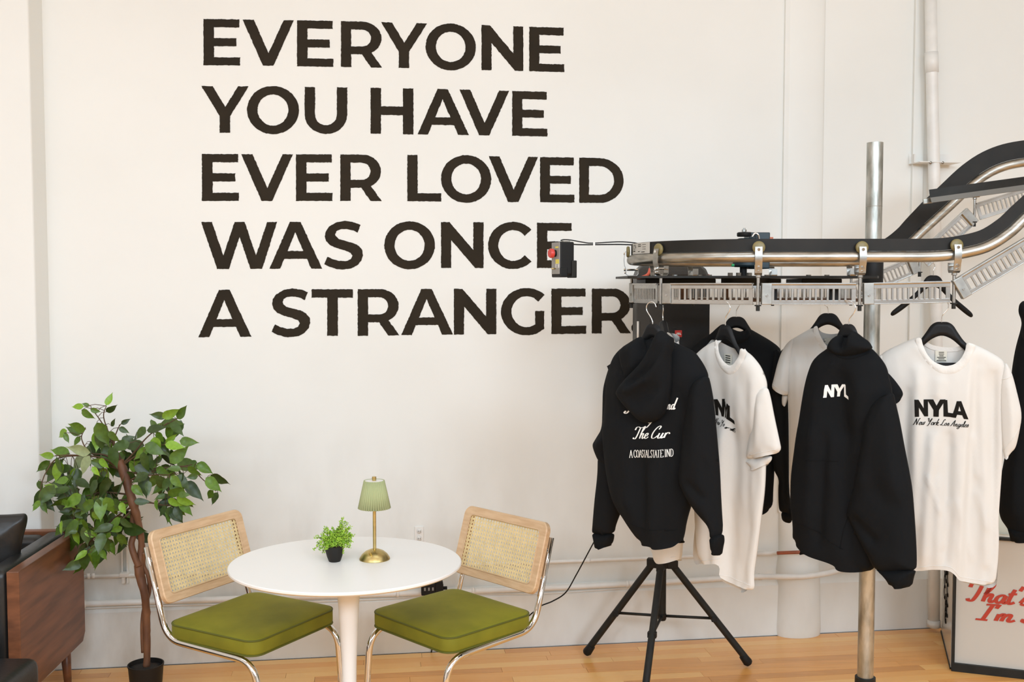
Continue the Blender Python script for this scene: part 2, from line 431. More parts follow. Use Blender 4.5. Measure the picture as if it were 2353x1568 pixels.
# ------------------------------------------------------------------ cloth panels: two shells over an outline in a hanging plane
class Plane:
    def __init__(s, px, py, D, yaw):
        y = math.radians(yaw)
        s.o = P(px, py, D); s.u = Vector((math.cos(y), math.sin(y), 0)); s.n = Vector((math.sin(y), -math.cos(y), 0))
    def uv(s, px, py, h=0.0):
        o = s.o + s.n * h
        q = onplane(px, py, o, s.n) - o; return (q.dot(s.u), q.z)
    def uvs(s, l, h=0.0): return [s.uv(p[0], p[1], h) for p in l]
    def w(s, u, v, h): return s.o + s.u * u + Vector((0, 0, 1)) * v + s.n * h
class Cloth:
    def __init__(s, plane, outline, opens=(), T=0.05, R=0.07, folds=(), off=0.0, wr=0.0, seed=0, smooth=2, wl=0.09, wstretch=2.2, fdamp=0.03, face=0):
        s.pl = plane; s.off = off; s.T = T; s.R = R; s.wr = wr; s.seed = seed; s.wl = wl; s.ws = wstretch; s.fd = fdamp
        n0 = len(outline); s.face = face
        oh = off + (T if face > 0 else -T * .8 if face < 0 else 0)
        pts = [np.array(plane.uv(p[0], p[1], oh if (i in opens or (i - 1) % n0 in opens) else off)) for i, p in enumerate(outline)]
        fl = [i in opens for i in range(len(pts))]
        for _ in range(smooth):
            np_, nf = [], []
            n = len(pts)
            for i in range(n):
                a, b = pts[i], pts[(i + 1) % n]
                np_ += [a * .78 + b * .22, a * .22 + b * .78]
                nf += [fl[i], fl[i] and fl[(i + 1) % n]]
            pts, fl = np_, nf
        s.loop = np.array(pts)
        A = np.array(pts); B = np.roll(A, -1, 0); c = np.array([not q for q in fl])
        s.A, s.B = A[c], B[c]
        s.folds = []
        for fo in folds:
            a = np.array(plane.uv(fo[0], fo[1], off + T)); b = np.array(plane.uv(fo[2], fo[3], off + T))
            s.folds.append((a, b, fo[4], fo[5], len(fo) > 6))
    def fh(s, side): return s.off + (s.T * .95 if side > 0 else -s.T * .8)
    def h(s, V, side=1):
        V = np.asarray(V, float)
        d = segdist(V, s.A, s.B) if len(s.A) else np.full(len(V), 9.)
        d = np.maximum(d, getattr(s, 'mind', 0.0))
        q = np.clip(d / s.R, 0, 1); prof = np.sqrt(np.clip(1 - (1 - q) ** 2, 0, 1))
        k = np.clip(d / s.fd, 0, 1)
        f = np.zeros(len(V))
        for a, b, amp, wd, step in s.folds:
            ab = b - a; l = np.hypot(*ab); t = ((V - a) @ ab) / (l * l)
            if step:
                sd = ((V - a)[:, 0] * ab[1] - (V - a)[:, 1] * ab[0]) / l
                m = 1 / (1 + np.exp(-(t + .06) * 22)) * 1 / (1 + np.exp((t - 1.06) * 22))
                f += amp * np.tanh(sd / wd) * m
            else:
                tt = np.clip(t, 0, 1); qq = V - (a + tt[:, None] * ab)
                taper = np.clip(np.minimum(t, 1 - t) * 5 + .55, .3, 1)
                f += amp * taper * np.exp(-(qq[:, 0] ** 2 + qq[:, 1] ** 2) / (wd * wd))
        if s.wr:
            w = np.array([noise.noise(Vector((p[0] / s.wl + s.seed * 7.3, p[1] / (s.wl * s.ws) + s.seed, side * 2.0))) +
                          0.35 * noise.noise(Vector((p[0] / s.wl * 1.7 + p[1] * 9, p[1] / (s.wl * s.ws) * 2.5, s.seed + 3.)))
                          for p in V])
            f += w * s.wr
        if side > 0: return s.off + s.T * prof + f * k
        return s.off - s.T * .8 * prof + (0.35 * f * k if s.wr else 0)
    def sheet(s, name, m, parent, sides=(1, -1), step=0.008, label=None):
        V, T = fill([s.loop], step, step * 1.15, rings=(.0022, .0062) if step > .007 else None)
        verts = []; faces = []
        for sd in sides:
            H = s.h(V, sd); k = len(verts)
            verts += [s.pl.w(V[i, 0], V[i, 1], H[i]) for i in range(len(V))]
            faces += [[int(a) + k for a in (t if sd < 0 else t)] for t in T]
        o = obj(name, verts, faces, m, parent)
        if label: o['label'] = label
        return o
    def loops_patch(s, name, loops, m, parent, extra=0.0015, step=0.004, side=1, istep=None, roll=0.0):
        V, T = fill(loops, step, istep or step * 1.3)
        H = s.h(V, side) + extra * side
        if roll:
            A = np.concatenate([np2(l) for l in loops]); B = np.concatenate([np.roll(np2(l), -1, 0) for l in loops])
            d = segdist(V, A, B); H += side * roll * np.sqrt(np.clip(1 - (1 - np.clip(d / (roll * 2.2), 0, 1)) ** 2, 0, 1)) - side * extra * 1.2
        return obj(name, [s.pl.w(V[i, 0], V[i, 1], H[i]) for i in range(len(V))], [[int(a) for a in t] for t in T], m, parent)
    def patch(s, name, outline, m, parent, extra=0.0015, step=0.005, side=1, roll=0.0, smooth=True):
        l = s.pl.uvs(outline, s.fh(side))
        if smooth:
            for _ in range(2):
                q = []
                for i in range(len(l)):
                    a, b = l[i], l[(i + 1) % len(l)]
                    q += [(a[0] * .8 + b[0] * .2, a[1] * .8 + b[1] * .2), (a[0] * .2 + b[0] * .8, a[1] * .2 + b[1] * .8)]
                l = q
        s.mind = .02 if roll else 0.0
        o = s.loops_patch(name, [l], m, parent, extra, step, side, roll=roll)
        s.mind = 0.0
        return o
    def seam(s, pts, r, parent, m, name='seam', side=1, extra=0.0):
        c = catmull([(*s.pl.uv(p[0], p[1], s.fh(side)), 0) for p in pts], 8)
        V = np2(c); ins = inside(V, [s.loop]); V = V[ins]
        if len(V) < 2: return
        H = s.h(V, side) + extra
        MB().tube([s.pl.w(V[i, 0], V[i, 1], H[i]) for i in range(len(V))], r, 6).build(name, m, parent)  # noqa

# ------------------------------------------------------------------ lettering
def arc(cx, cy, rx, ry, a0, a1, n=14):
    return [(cx + rx * math.cos(math.radians(a0 + (a1 - a0) * k / n)), cy - ry * math.sin(math.radians(a0 + (a1 - a0) * k / n))) for k in range(n + 1)]
G = {}
G['E'] = [[(0, 0), (.98, 0), (.98, .175), (.29, .175), (.29, .41), (.90, .41), (.90, .585), (.29, .585), (.29, .825), (1, .825), (1, 1), (0, 1)]]
G['L'] = [[(0, 0), (.305, 0), (.305, .825), (1, .825), (1, 1), (0, 1)]]
G['H'] = [[(0, 0), (.245, 0), (.245, .40), (.755, .40), (.755, 0), (1, 0), (1, 1), (.755, 1), (.755, .59), (.245, .59), (.245, 1), (0, 1)]]
G['T'] = [[(0, 0), (1, 0), (1, .18), (.635, .18), (.635, 1), (.378, 1), (.378, .18), (0, .18)]]
G['V'] = [[(0, 0), (.218, 0), (.505, .725), (.80, 0), (1, 0), (.60, 1), (.394, 1)]]
G['A'] = [[(.387, 0), (.59, 0), (1, 1), (.79, 1), (.71, .787), (.28, .787), (.205, 1), (0, 1)], [(.488, .22), (.345, .62), (.64, .62)]]
G['Y'] = [[(0, 0), (.24, 0), (.505, .445), (.775, 0), (1, 0), (.61, .64), (.61, 1), (.385, 1), (.385, .64)]]
G['N'] = [[(0, 0), (.2, 0), (.76, .61), (.76, 0), (1, 0), (1, 1), (.80, 1), (.24, .39), (.24, 1), (0, 1)]]
G['W'] = [[(0, 0), (.143, 0), (.294, .71), (.442, 0), (.574, 0), (.724, .71), (.871, 0), (1, 0), (.804, 1), (.651, 1), (.506, .315), (.367, 1), (.212, 1)]]
G['U'] = [[(0, 0), (.245, 0)] + arc(.5, .60, .255, .225, 180, 360) + [(.755, 0), (1, 0)] + arc(.5, .60, .5, .415, 360, 180)]
G['O'] = [arc(.5, .505, .5, .52, 0, 360, 48)[:-1], arc(.5, .505, .295, .335, 0, 360, 40)[:-1]]
G['R'] = [[(0, 0), (.53, 0)] + arc(.53, .36, .455, .36, 90, -62, 16) + [(1, 1), (.73, 1), (.51, .715), (.25, .715), (.25, 1), (0, 1)],
          [(.25, .175), (.53, .175)] + arc(.53, .36, .20, .183, 90, -90, 12) + [(.25, .543)]]
G['D'] = [[(0, 0), (.45, 0)] + arc(.45, .5, .55, .5, 90, -90, 22) + [(0, 1)], [(.22, .18), (.45, .18)] + arc(.45, .5, .335, .32, 90, -90, 18) + [(.22, .82)]]
G['C'] = [arc(.585, .505, .585, .52, 43, 317, 34) + arc(.585, .505, .345, .34, 322, 38, 28)]
G['G'] = [arc(.585, .505, .585, .52, 45, 298, 34) + [(.985, .88), (.985, .49), (.78, .49), (.78, .79)] + arc(.585, .505, .345, .34, 300, 40, 26)]
_s = [(1965, 945), (1900, 918), (1780, 900), (1680, 918), (1600, 965), (1560, 1020), (1548, 1075), (1565, 1135), (1610, 1180), (1690, 1215), (1780, 1240), (1850, 1270), (1872, 1303), (1850, 1345), (1800, 1364), (1720, 1363), (1640, 1342), (1583, 1312), (1543, 1398), (1600, 1430), (1700, 1458), (1770, 1462), (1860, 1450), (1930, 1412), (1975, 1360), (1993, 1300), (1985, 1240), (1945, 1190), (1880, 1155), (1790, 1132), (1715, 1110), (1678, 1080), (1670, 1055), (1685, 1020), (1730, 997), (1800, 993), (1870, 1007), (1930, 1035)]
G['S'] = [[((x - 1543) / 450, (y - 911) / 540) for x, y in _s]]
G['.'] = [arc(.5, .5, .5, .5, 0, 360, 20)[:-1]]
# heavier sans for the garment prints
B_ = {}
B_['N'] = [[(0, 0), (.30, 0), (.68, .52), (.68, 0), (1, 0), (1, 1), (.72, 1), (.32, .46), (.32, 1), (0, 1)]]
B_['Y'] = [[(0, 0), (.34, 0), (.52, .36), (.70, 0), (1, 0), (.66, .62), (.66, 1), (.36, 1), (.36, .62)]]
B_['L'] = [[(0, 0), (.42, 0), (.42, .76), (1, .80), (1, 1.04), (0, 1)]]
B_['A'] = [[(.34, 0), (.66, 0), (1, 1), (.72, 1), (.64, .80), (.34, .80), (.26, 1), (0, 1)], [(.50, .28), (.41, .58), (.58, .58)]]

def lerp_tab(tab, x):
    if x <= tab[0][0]: a, b = tab[0], tab[1]
    elif x >= tab[-1][0]: a, b = tab[-2], tab[-1]
    else:
        for a, b in zip(tab, tab[1:]):
            if a[0] <= x <= b[0]: break
    return a[1] + (b[1] - a[1]) * (x - a[0]) / (b[0] - a[0])

# cursive stroke letters: (advance, strokes); x-height .42, ascender 1
K = {
 'a': (.46, [[(.36, .36), (.24, .43), (.08, .32), (.04, .12), (.14, .0), (.28, .10), (.36, .38)], [(.38, .42), (.33, .12), (.38, .0), (.50, .10)]]),
 'd': (.48, [[(.34, .36), (.22, .43), (.07, .32), (.04, .12), (.14, .0), (.28, .10), (.34, .34)], [(.52, 1.0), (.40, .55), (.33, .12), (.38, .0), (.50, .10)]]),
 'e': (.38, [[(.04, .18), (.22, .24), (.30, .36), (.22, .44), (.08, .34), (.05, .12), (.14, .0), (.28, .04), (.40, .14)]]),
 'g': (.46, [[(.34, .36), (.22, .43), (.07, .32), (.04, .14), (.14, .02), (.28, .12), (.36, .38)], [(.36, .40), (.26, -.20), (.12, -.38), (-.02, -.28), (.10, -.12), (.48, .08)]]),
 'h': (.46, [[(.02, .40), (.22, .80), (.24, 1.0), (.14, .92), (.06, .40), (.02, .0)], [(.04, .22), (.20, .42), (.30, .38), (.26, .12), (.32, .0), (.46, .10)]]),
 'k': (.44, [[(.22, .98), (.10, .50), (.02, .0)], [(.06, .20), (.26, .44), (.30, .34), (.10, .22), (.28, .0), (.42, .08)]]),
 'l': (.26, [[(.0, .10), (.18, .60), (.24, .95), (.14, .90), (.06, .30), (.10, .0), (.26, .10)]]),
 'm': (.70, [[(.06, .42), (.02, .0)], [(.04, .22), (.18, .42), (.26, .36), (.22, .0)], [(.24, .22), (.40, .42), (.50, .36), (.46, .08), (.54, .0), (.70, .10)]]),
 'n': (.48, [[(.06, .42), (.02, .0)], [(.04, .22), (.20, .42), (.30, .36), (.26, .08), (.34, .0), (.48, .10)]]),
 'o': (.42, [[(.22, .43), (.08, .34), (.04, .12), (.14, .0), (.30, .08), (.34, .30), (.24, .43), (.30, .34), (.44, .34)]]),
 'r': (.34, [[(.06, .42), (.02, .0)], [(.04, .24), (.18, .42), (.30, .40), (.34, .30)]]),
 's': (.34, [[(.02, .08), (.20, .44), (.28, .30), (.28, .06), (.16, .0), (.04, .06)]]),
 't': (.30, [[(.18, .80), (.08, .30), (.08, .04), (.16, .0), (.30, .10)], [(-.02, .52), (.30, .56)]]),
 'u': (.48, [[(.06, .42), (.03, .12), (.10, .0), (.24, .08), (.34, .42)], [(.34, .42), (.30, .10), (.36, .0), (.48, .10)]]),
 'w': (.56, [[(.04, .42), (.03, .10), (.12, .0), (.24, .12), (.28, .40)], [(.28, .40), (.26, .10), (.34, .0), (.46, .14), (.48, .42), (.60, .38)]]),
 'N': (.80, [[(-.10, .0), (.02, .06), (.16, .60), (.24, .98)], [(.24, .98), (.34, .50), (.46, .02)], [(.46, .02), (.58, .60), (.70, .98), (.84, .92)]]),
 'Y': (.70, [[(.02, .86), (.14, 1.0), (.20, .80), (.24, .56), (.40, .56), (.60, .98)], [(.66, 1.0), (.46, .40), (.26, -.10), (.08, -.12)]]),
 'L': (.66, [[(.58, .86), (.54, 1.0), (.38, .86), (.26, .40), (.10, .04), (-.04, .06), (.06, .14), (.30, .02), (.50, .0), (.66, .14)]]),
 'A': (.74, [[(-.08, .04), (.06, .04), (.30, .50), (.58, 1.0)], [(.58, 1.0), (.54, .50), (.54, .0)], [(.20, .36), (.64, .38)]]),
 'T': (.64, [[(.02, .72), (.06, .92), (.24, .98), (.50, .90), (.84, .98)], [(.46, .94), (.38, .40), (.26, .02), (.10, .0), (.06, .10)]]),
 'C': (.68, [[(.56, .74), (.66, .92), (.56, 1.02), (.32, .86), (.12, .48), (.10, .14), (.24, .0), (.46, .06), (.64, .22)]]),
 'I': (.46, [[(.14, .94), (.56, .96)], [(.38, .94), (.20, .02)], [(-.06, .02), (.38, .0)]]),
 'S': (.60, [[(.62, .84), (.56, .98), (.36, .98), (.24, .80), (.34, .58), (.48, .36), (.44, .10), (.22, .0), (.02, .08), (.04, .22)]]),
 'J': (.6, [[(.1, .8), (.3, 1.0), (.7, .95)], [(.5, .95), (.3, .2), (.16, -.12), (.0, -.06), (.04, .08)]]),
 "'": (.20, [[(.16, 1.0), (.08, .74)]]),
 ' ': (.26, []),
}
SERIF = {
 'A': (.66, [[(.02, .0), (.30, 1.0)], [(.30, 1.0), (.58, .0)], [(.12, .36), (.48, .36)], [(-.04, .0), (.12, .0)], [(.46, .0), (.70, .0)]]),
 'C': (.62, [[(.54, .76), (.46, .96), (.30, 1.0), (.10, .84), (.04, .5), (.10, .16), (.30, .0), (.48, .06), (.56, .24)]]),
 'O': (.66, [[(.30, 1.0), (.10, .84), (.04, .5), (.10, .16), (.30, .0), (.50, .16), (.56, .5), (.50, .84), (.30, 1.0)]]),
 'S': (.50, [[(.42, .80), (.36, .98), (.20, 1.0), (.06, .82), (.14, .60), (.34, .42), (.40, .20), (.24, .0), (.08, .04), (.02, .22)]]),
 'T': (.56, [[(.0, .98), (.54, .98)], [(.27, 1.0), (.27, .0)], [(.16, .0), (.38, .0)]]),
 'L': (.50, [[(.12, 1.0), (.12, .0)], [(.0, 1.0), (.24, 1.0)], [(.0, .0), (.46, .0), (.48, .20)]]),
 'E': (.52, [[(.12, 1.0), (.12, .0)], [(.0, 1.0), (.46, 1.0), (.46, .84)], [(.12, .52), (.38, .52)], [(.0, .0), (.48, .0), (.50, .18)]]),
 'I': (.28, [[(.12, 1.0), (.12, .0)], [(.02, 1.0), (.22, 1.0)], [(.02, .0), (.22, .0)]]),
 'N': (.66, [[(.10, .0), (.10, 1.0)], [(.10, 1.0), (.52, .0)], [(.52, .0), (.52, 1.0)], [(.02, 0), (.18, 0)], [(.44, 1.0), (.60, 1.0)]]),
 'D': (.62, [[(.12, 1.0), (.12, .0)], [(.02, 1.0), (.30, 1.0), (.52, .80), (.56, .5), (.52, .20), (.30, .0), (.02, .0)]]),
 ' ': (.24, []),
}
def write(cl, text, q, m, parent, name='print', font=K, slant=0.28, pen=0.085, thin=0.35, extra=0.001, side=1):
    """q: pixel quad (x0,ybase0, x1,ybase1, capheight px) -> ribbon strokes lying on the cloth cl"""
    x0, y0, x1, y1, ch = q
    tot = sum(font[c][0] for c in text)
    verts = []; faces = []; xs = 0.0
    uv = []; ex = []; sk = 0
    for c in text:
        adv, st = font[c]
        for s_ in st:
            sk += 1
            pts = catmull([(x, y, 0) for x, y in s_], 7) if len(s_) > 2 else [Vector((s_[0][0] + (s_[1][0] - s_[0][0]) * t / 5, s_[0][1] + (s_[1][1] - s_[0][1]) * t / 5, 0)) for t in range(6)]
            for i, p in enumerate(pts):
                a = pts[max(0, i - 1)]; b = pts[min(len(pts) - 1, i + 1)]; t = (b - a)
                t = t.normalized() if t.length > 1e-9 else Vector((1, 0, 0))
                wd = pen * (thin + (1 - thin) * max(0, abs(t.y)) ** 1.2)
                nx, ny = -t.y, t.x
                k = len(uv)
                for sg in (1, -1):
                    X = xs + p.x + nx * wd * sg * .5; Y = p.y + ny * wd * sg * .5
                    X += Y * slant
                    f = X / tot
                    px = x0 + (x1 - x0) * f; py = y0 + (y1 - y0) * f - Y * ch
                    uv.append(cl.pl.uv(px, py, cl.fh(side))); ex.append(.00012 * (sk % 9))
                if i: faces.append([k - 2, k, k + 1, k - 1])
        xs += adv
    V = np.array(uv); H = cl.h(V, side) + (extra + np.array(ex)) * side
    return obj(name, [cl.pl.w(V[i, 0], V[i, 1], H[i]) for i in range(len(V))], faces, m, parent)
def blockletter(cl, ch, quad, m, parent, G_=B_, extra=0.001, name='printed_letter'):
    (ax, ay), (bx, by), (cx_, cy_), (dx, dy) = quad   # TL TR BR BL pixels
    loops = []
    for L in G_[ch]:
        l = resample(L, .12)
        loops.append([cl.pl.uv((ax * (1 - x) + bx * x) * (1 - y) + (dx * (1 - x) + cx_ * x) * y,
                               (ay * (1 - x) + by * x) * (1 - y) + (dy * (1 - x) + cy_ * x) * y, cl.fh(1)) for x, y in l])
    return cl.loops_patch(name, loops, m, parent, extra, step=0.004)

# ================================================================== THE ROOM
def quadwall(name, a, b, z0, z1, th, m, outward):
    a = Vector(a); b = Vector(b); mid = (a + b) / 2; d = (b - a); L = d.length; d.normalize()
    n = Vector(outward)
    return tag(MB().box(mid + n * th / 2 + Vector((0, 0, (z0 + z1) / 2)), L / 2, th / 2, (z1 - z0) / 2, (d, n, Vector((0, 0, 1)))).build(name, m, smooth=False), kind='structure')
CEIL = 4.0
wallb = quadwall('wall_back', wc(-3.0, 0), wc(6.0, 0), -0.05, CEIL + .1, 0.15, M['wall'], -WN)
quadwall('wall_left', (-4.2, -5, 0), (-4.2, 5.2, 0), -0.05, CEIL + .1, 0.12, M['sidewall'], (-1, 0, 0))
quadwall('wall_right', (5.2, -5, 0), (5.2, 6.2, 0), -0.05, CEIL + .1, 0.12, M['sidewall'], (1, 0, 0))
quadwall('wall_front', (-4.2, -4.6, 0), (5.2, -4.6, 0), -0.05, CEIL + .1, 0.12, M['farwall'], (0, -1, 0))
tag(MB().box((0.5, 0.7, CEIL + .06), 4.9, 5.6, 0.05).build('ceiling', M['ceiling'], smooth=False), kind='structure')
floor = tag(MB().box((0.5, 0.6, -0.035), 4.8, 5.5, 0.02).build('floor', M['dark'], smooth=False), kind='structure')

# strip floor: every board in view its own part, the rest joined
def addtone(o, tones):
    ca = o.data.color_attributes.new('tone', 'FLOAT_COLOR', 'CORNER')
    arr = np.ones((len(o.data.loops), 4), np.float32)
    k = 0
    for p, t in zip(o.data.polygons, tones):
        for li in p.loop_indices: arr[li, :3] = t
    ca.data.foreach_set('color', arr.ravel())
PW = 0.0575
AX = (WU, WN, Vector((0, 0, 1)))
rest = MB(); rtone = []
nrow = 0; cnt = 0
b = 0.0325
while b < 9.0:
    a = -3.2 - random.random() * 0.9
    while a < 5.9:
        L = random.choice((0.42, 0.6, 0.75, 0.9, 1.1, 1.3)) * random.uniform(.85, 1.15)
        pc = wc(a + L / 2, b + PW / 2, -0.0085 + random.uniform(-.0003, .0003))
        tone = (random.betavariate(1.5, 1.4), random.random(), random.random())
        vis = b < 0.93 and a < 3.6 and a + L > -0.45
        if vis:
            o = MB().box(pc, L / 2 - .0006, PW / 2 - .0006, 0.0085, AX).build('floorboard', M['oak'], floor, smooth=False)
            addtone(o, [tone] * 6); cnt += 1
        else:
            rest.box(pc, L / 2 - .0006, PW / 2 - .0006, 0.0085, AX); rtone += [tone] * 6
        a += L
    b += PW
ro = rest.build('floorboards', M['oak'], floor, smooth=False); addtone(ro, rtone); ro['kind'] = 'stuff'
print('boards', cnt)

# left pier standing proud of the wall
pr = P(79, 600, 4.43)
pier = MB()
pl0 = Vector((pr.x, pr.y, 0)); bk = wc(0, -0.02); 
pdir = WU
edge_back = pl0 + Vector((0, 1, 0)) * 0.30
lft = pl0 - WU * 1.6
vv = [lft, pl0, pl0 + Vector((0.004, 0.22, 0)), lft + Vector((0, 0.5, 0))]
pier.add([v + Vector((0, 0, z)) for z in (-.02, CEIL) for v in vv], [[3, 2, 1, 0], [4, 5, 6, 7], [0, 1, 5, 4], [1, 2, 6, 5], [2, 3, 7, 6], [3, 0, 4, 7]])
tag(pier.build('wall_left_pier', M['wall'], smooth=False, bevel=0.008), kind='structure').name = 'trim_1'

# plinth along the foot of the back wall with a sloped top
def wproj(px, py, off=0.0):
    q = wallpt(px, py, off); return ((q - WA).dot(WU), q.z)
zl = wproj(1400, 1322)[1]
prof = [(0.0, 0.0), (0.026, 0.0), (0.026, zl - 0.075), (0.004, zl - 0.03), (0.0, zl - 0.03)]
def extr(profile, a0, a1, n=1):
    v = []; f = []; k = len(profile)
    for i in range(n + 1):
        a = a0 + (a1 - a0) * i / n
        v += [wc(a, p[0], p[1]) for p in profile]
    for i in range(n):
        for j in range(k): f.append([i * k + j, i * k + (j + 1) % k, (i + 1) * k + (j + 1) % k, (i + 1) * k + j])
    f.append(list(range(k))[::-1]); f.append([n * k + j for j in range(k)])
    return v, f
v, f = extr(prof, -1.0, 5.8)
tag(obj('baseboard_back', v, f, M['wall'], smooth=False, bevel=0.004), kind='structure')

# half-round pipe chase (column) on the wall
ca = wproj(1838, 900)[0]
col = MB(); seg = 18
def colprof(z, w, d):
    return [wc(ca + w * math.cos(PI * k / seg) * -1, d * math.sin(PI * k / seg) ** .8, z) for k in range(seg + 1)]
zs = [(0, .112, .085), (.03, .115, .09), (.12, .112, .088), (.32, .108, .084), (.37, .102, .074), (.40, .098, .060), (.50, .098, .058), (.53, .10, .05), (.60, .10, .028), (1.2, .099, .022), (CEIL, .099, .022)]
v = []; f = []
for (z, w_, d_) in zs: v += colprof(z, w_, d_)
for i in range(len(zs) - 1):
    for k in range(seg): f.append([i * (seg + 1) + k, i * (seg + 1) + k + 1, (i + 1) * (seg + 1) + k + 1, (i + 1) * (seg + 1) + k])
tag(obj('trim_2', v, f, M['wall']), kind='structure')
# strip left of the column and casing by the riser pipe
a1 = wproj(1797, 500)[0]
tag(MB().box(wc(a1 + .012, .006, CEIL / 2 + .3), .014, .008, CEIL / 2 - .3, AX).build('trim_3', M['wall'], smooth=False, bevel=.003), kind='structure')
a2 = wproj(2103, 500)[0]
tag(MB().box(wc(a2, .008, CEIL / 2), .028, .010, CEIL / 2, AX).build('trim_4', M['wall'], smooth=False, bevel=.003), kind='structure')

# painted lettering on the wall
lines = [
 ([(468, 43.5), (764, 48), (876, 51), (1107, 57.5), (1214, 61.5), (1294, 64)], [(467, 150), (630, 151), (783, 154), (918, 156), (1107, 161), (1217, 163.5), (1296, 166)],
  [('E', 467.5, 551.5), ('V', 557.5, 675.5), ('E', 682.5, 766), ('R', 783.5, 878), ('Y', 875.5, 981.5), ('O', 978, 1093.5), ('N', 1106.5, 1202.5), ('E', 1216, 1296.5)]),
 ([(463, 197.5), (700, 200), (851, 201.5), (1008, 204.5), (1177, 209), (1255, 211)], [(505, 305), (852, 307), (960, 309), (1178, 312), (1257, 314)],
  [('Y', 462.5, 571.5), ('O', 567.5, 687), ('U', 700, 798), ('H', 851.5, 950), ('A', 959.5, 1077.5), ('V', 1056, 1170), ('E', 1177, 1258)]),
 ([(464.5, 354), (780, 355), (936, 356), (1124, 359), (1241, 361), (1331, 362.5)], [(465, 462), (783, 462), (937, 462.5), (1169, 464.5), (1242, 465), (1331, 466)],
  [('E', 464, 549), ('V', 554.5, 673), ('E', 680, 764), ('R', 782, 877), ('L', 936, 1014), ('O', 1013.5, 1129), ('V', 1123, 1236.5), ('E', 1241, 1320), ('D', 1331, 1433)]),
 ([(462, 510.5), (840, 510), (1013, 510.5), (1234, 512), (1311, 513)], [(500, 618.5), (780, 617.5), (1014, 616), (1234, 616)],
  [('W', 462, 636.5), ('A', 619, 740.5), ('S', 745, 834), ('O', 883, 999.5), ('N', 1013.5, 1111), ('C', 1121.5, 1220), ('E', 1234, 1315)]),
 ([(503, 666.5), (717, 665), (822, 665), (1043, 664), (1268, 663.5), (1361, 663.5)], [(456, 775.5), (752, 772), (823, 772), (1044, 769), (1268, 768), (1361, 767)],
  [('A', 456, 577.5), ('S', 624, 713), ('T', 716, 811), ('R', 822, 917.5), ('A', 922, 1041), ('N', 1043, 1140.5), ('G', 1151, 1252), ('E', 1267, 1347), ('R', 1360, 1450), ('.', 1451, 1477)]),
]
for top, bot, letters in lines:
    for ch, xl, xr in letters:
        loops = []
        for L in G[ch]:
            pts = []
            for x, y in L:
                X = xl + (xr - xl) * x
                yt, yb = lerp_tab(top, X), lerp_tab(bot, X)
                if ch == '.': yt = yb - 24
                pts.append((X, yt + (yb - yt) * y))
            R_ = resample(pts, 3.2)
            out = []
            for i, (X, Y) in enumerate(R_):
                j = noise.noise(Vector((X * .23, Y * .23, 1.7))) * .9 + random.uniform(-.28, .28)
                k = noise.noise(Vector((X * .23, Y * .23, 9.7))) * .9 + random.uniform(-.28, .28)
                q = wallpt(X + j, Y + k, 0.0012)
                out.append(((q - WA).dot(WU), q.z))
            loops.append(out)
        V, T = fill(loops, 1.0)
        obj('painted_letter', [wc(p[0], 0.0012, p[1]) for p in V], [[int(i) for i in t] for t in T], M['paint'], wallb, smooth=False)

# ------------------------------------------------------------------ pipes and fittings on the wall
def wpath(pts, off): return [wallpt(p[0], p[1], p[2] if len(p) > 2 else off) for p in pts]
up_ = empty('upper_conduit', wallpt(190, 1325, .03), 0, 'thin white painted pipe, the upper of two running along the back wall', 'pipe')
MB().tube(wpath([(60, 1331), (340, 1322), (700, 1310), (1265, 1292), (1600, 1279), (1765, 1272)], .04), .0085, 10).build('pipe', M['trimwhite'], up_)
for x, y in ((203, 1324.5), (214, 1324), (1352, 1289)):
    MB().tube([wallpt(x - 4, y, .04), wallpt(x + 4, y - .1, .04)], .0115, 12).build('coupling', M['trimwhite'], up_)
MB().tube([wallpt(1738, 1273, .04), wallpt(1790, 1271, .045)], .011, 12).build('coupling', M['trimwhite'], up_)
tag(MB().tube(wpath([(1786, 1271.5), (1850, 1269), (1960, 1266), (2030, 1264)], .10), .0085, 10).build('copper_pipe', M['copper']), 'bare copper pipe passing in front of the rounded wall column', 'pipe')
lo = empty('lower_conduit', wallpt(190, 1388, .03), 0, 'thicker white painted pipe, the lower one running along the back wall', 'pipe')
MB().tube(catmull(wpath([(60, 1393, .045), (190, 1388.5, .045), (560, 1376, .045), (1060, 1360, .045), (1400, 1345, .045), (1640, 1331, .05), (1740, 1326, .07), (1800, 1326, .115), (1850, 1325, .125), (1900, 1318, .11), (1945, 1308, .06), (2010, 1303, .045), (2110, 1300, .045)], 0), 6), .0135, 12).build('pipe', M['trimwhite'], lo)
for x, y in ((194, 1389), (914, 1365), (1087, 1359), (1441, 1343), (1746, 1326)):
    MB().tube([wallpt(x - 3, y, .05), wallpt(x + 3, y, .05)], .0165, 12).build('pipe_clamp', M['trimwhite'], lo)
tag(MB().tube(catmull(wpath([(60, 1404), (200, 1399), (350, 1393), (560, 1388), (900, 1376), (1000, 1362), (1060, 1372), (1100, 1366), (1260, 1364), (1442, 1352), (1660, 1335)], .035), 5), .0035, 8).build('white_cable', M['trimwhite']), 'thin white cable following under the lower pipe on the back wall', 'cable')
ris = empty('riser_pipe', wallpt(2146, 1440, .06), 0, 'tall white vertical pipe at the right end of the back wall', 'pipe')
MB().tube(wpath([(2138, -40), (2141, 170), (2147, 420), (2152, 760), (2152, 1100), (2147, 1300), (2146, 1437)], .075), .0275, 20).build('pipe', M['trimwhite'], ris)
MB().tube([wallpt(2140, 120, .075), wallpt(2141.5, 167, .075)], .0310, 20).build('coupling', M['trimwhite'], ris)
MB().tube([wallpt(2146, 1425, .075), wallpt(2146, 1441, .075)], .031, 20).build('collar', M['trimwhite'], ris)
bl, br_ = wallpt(2100, 372, .05), wallpt(2194, 379, .05)
bm = (bl + br_) / 2
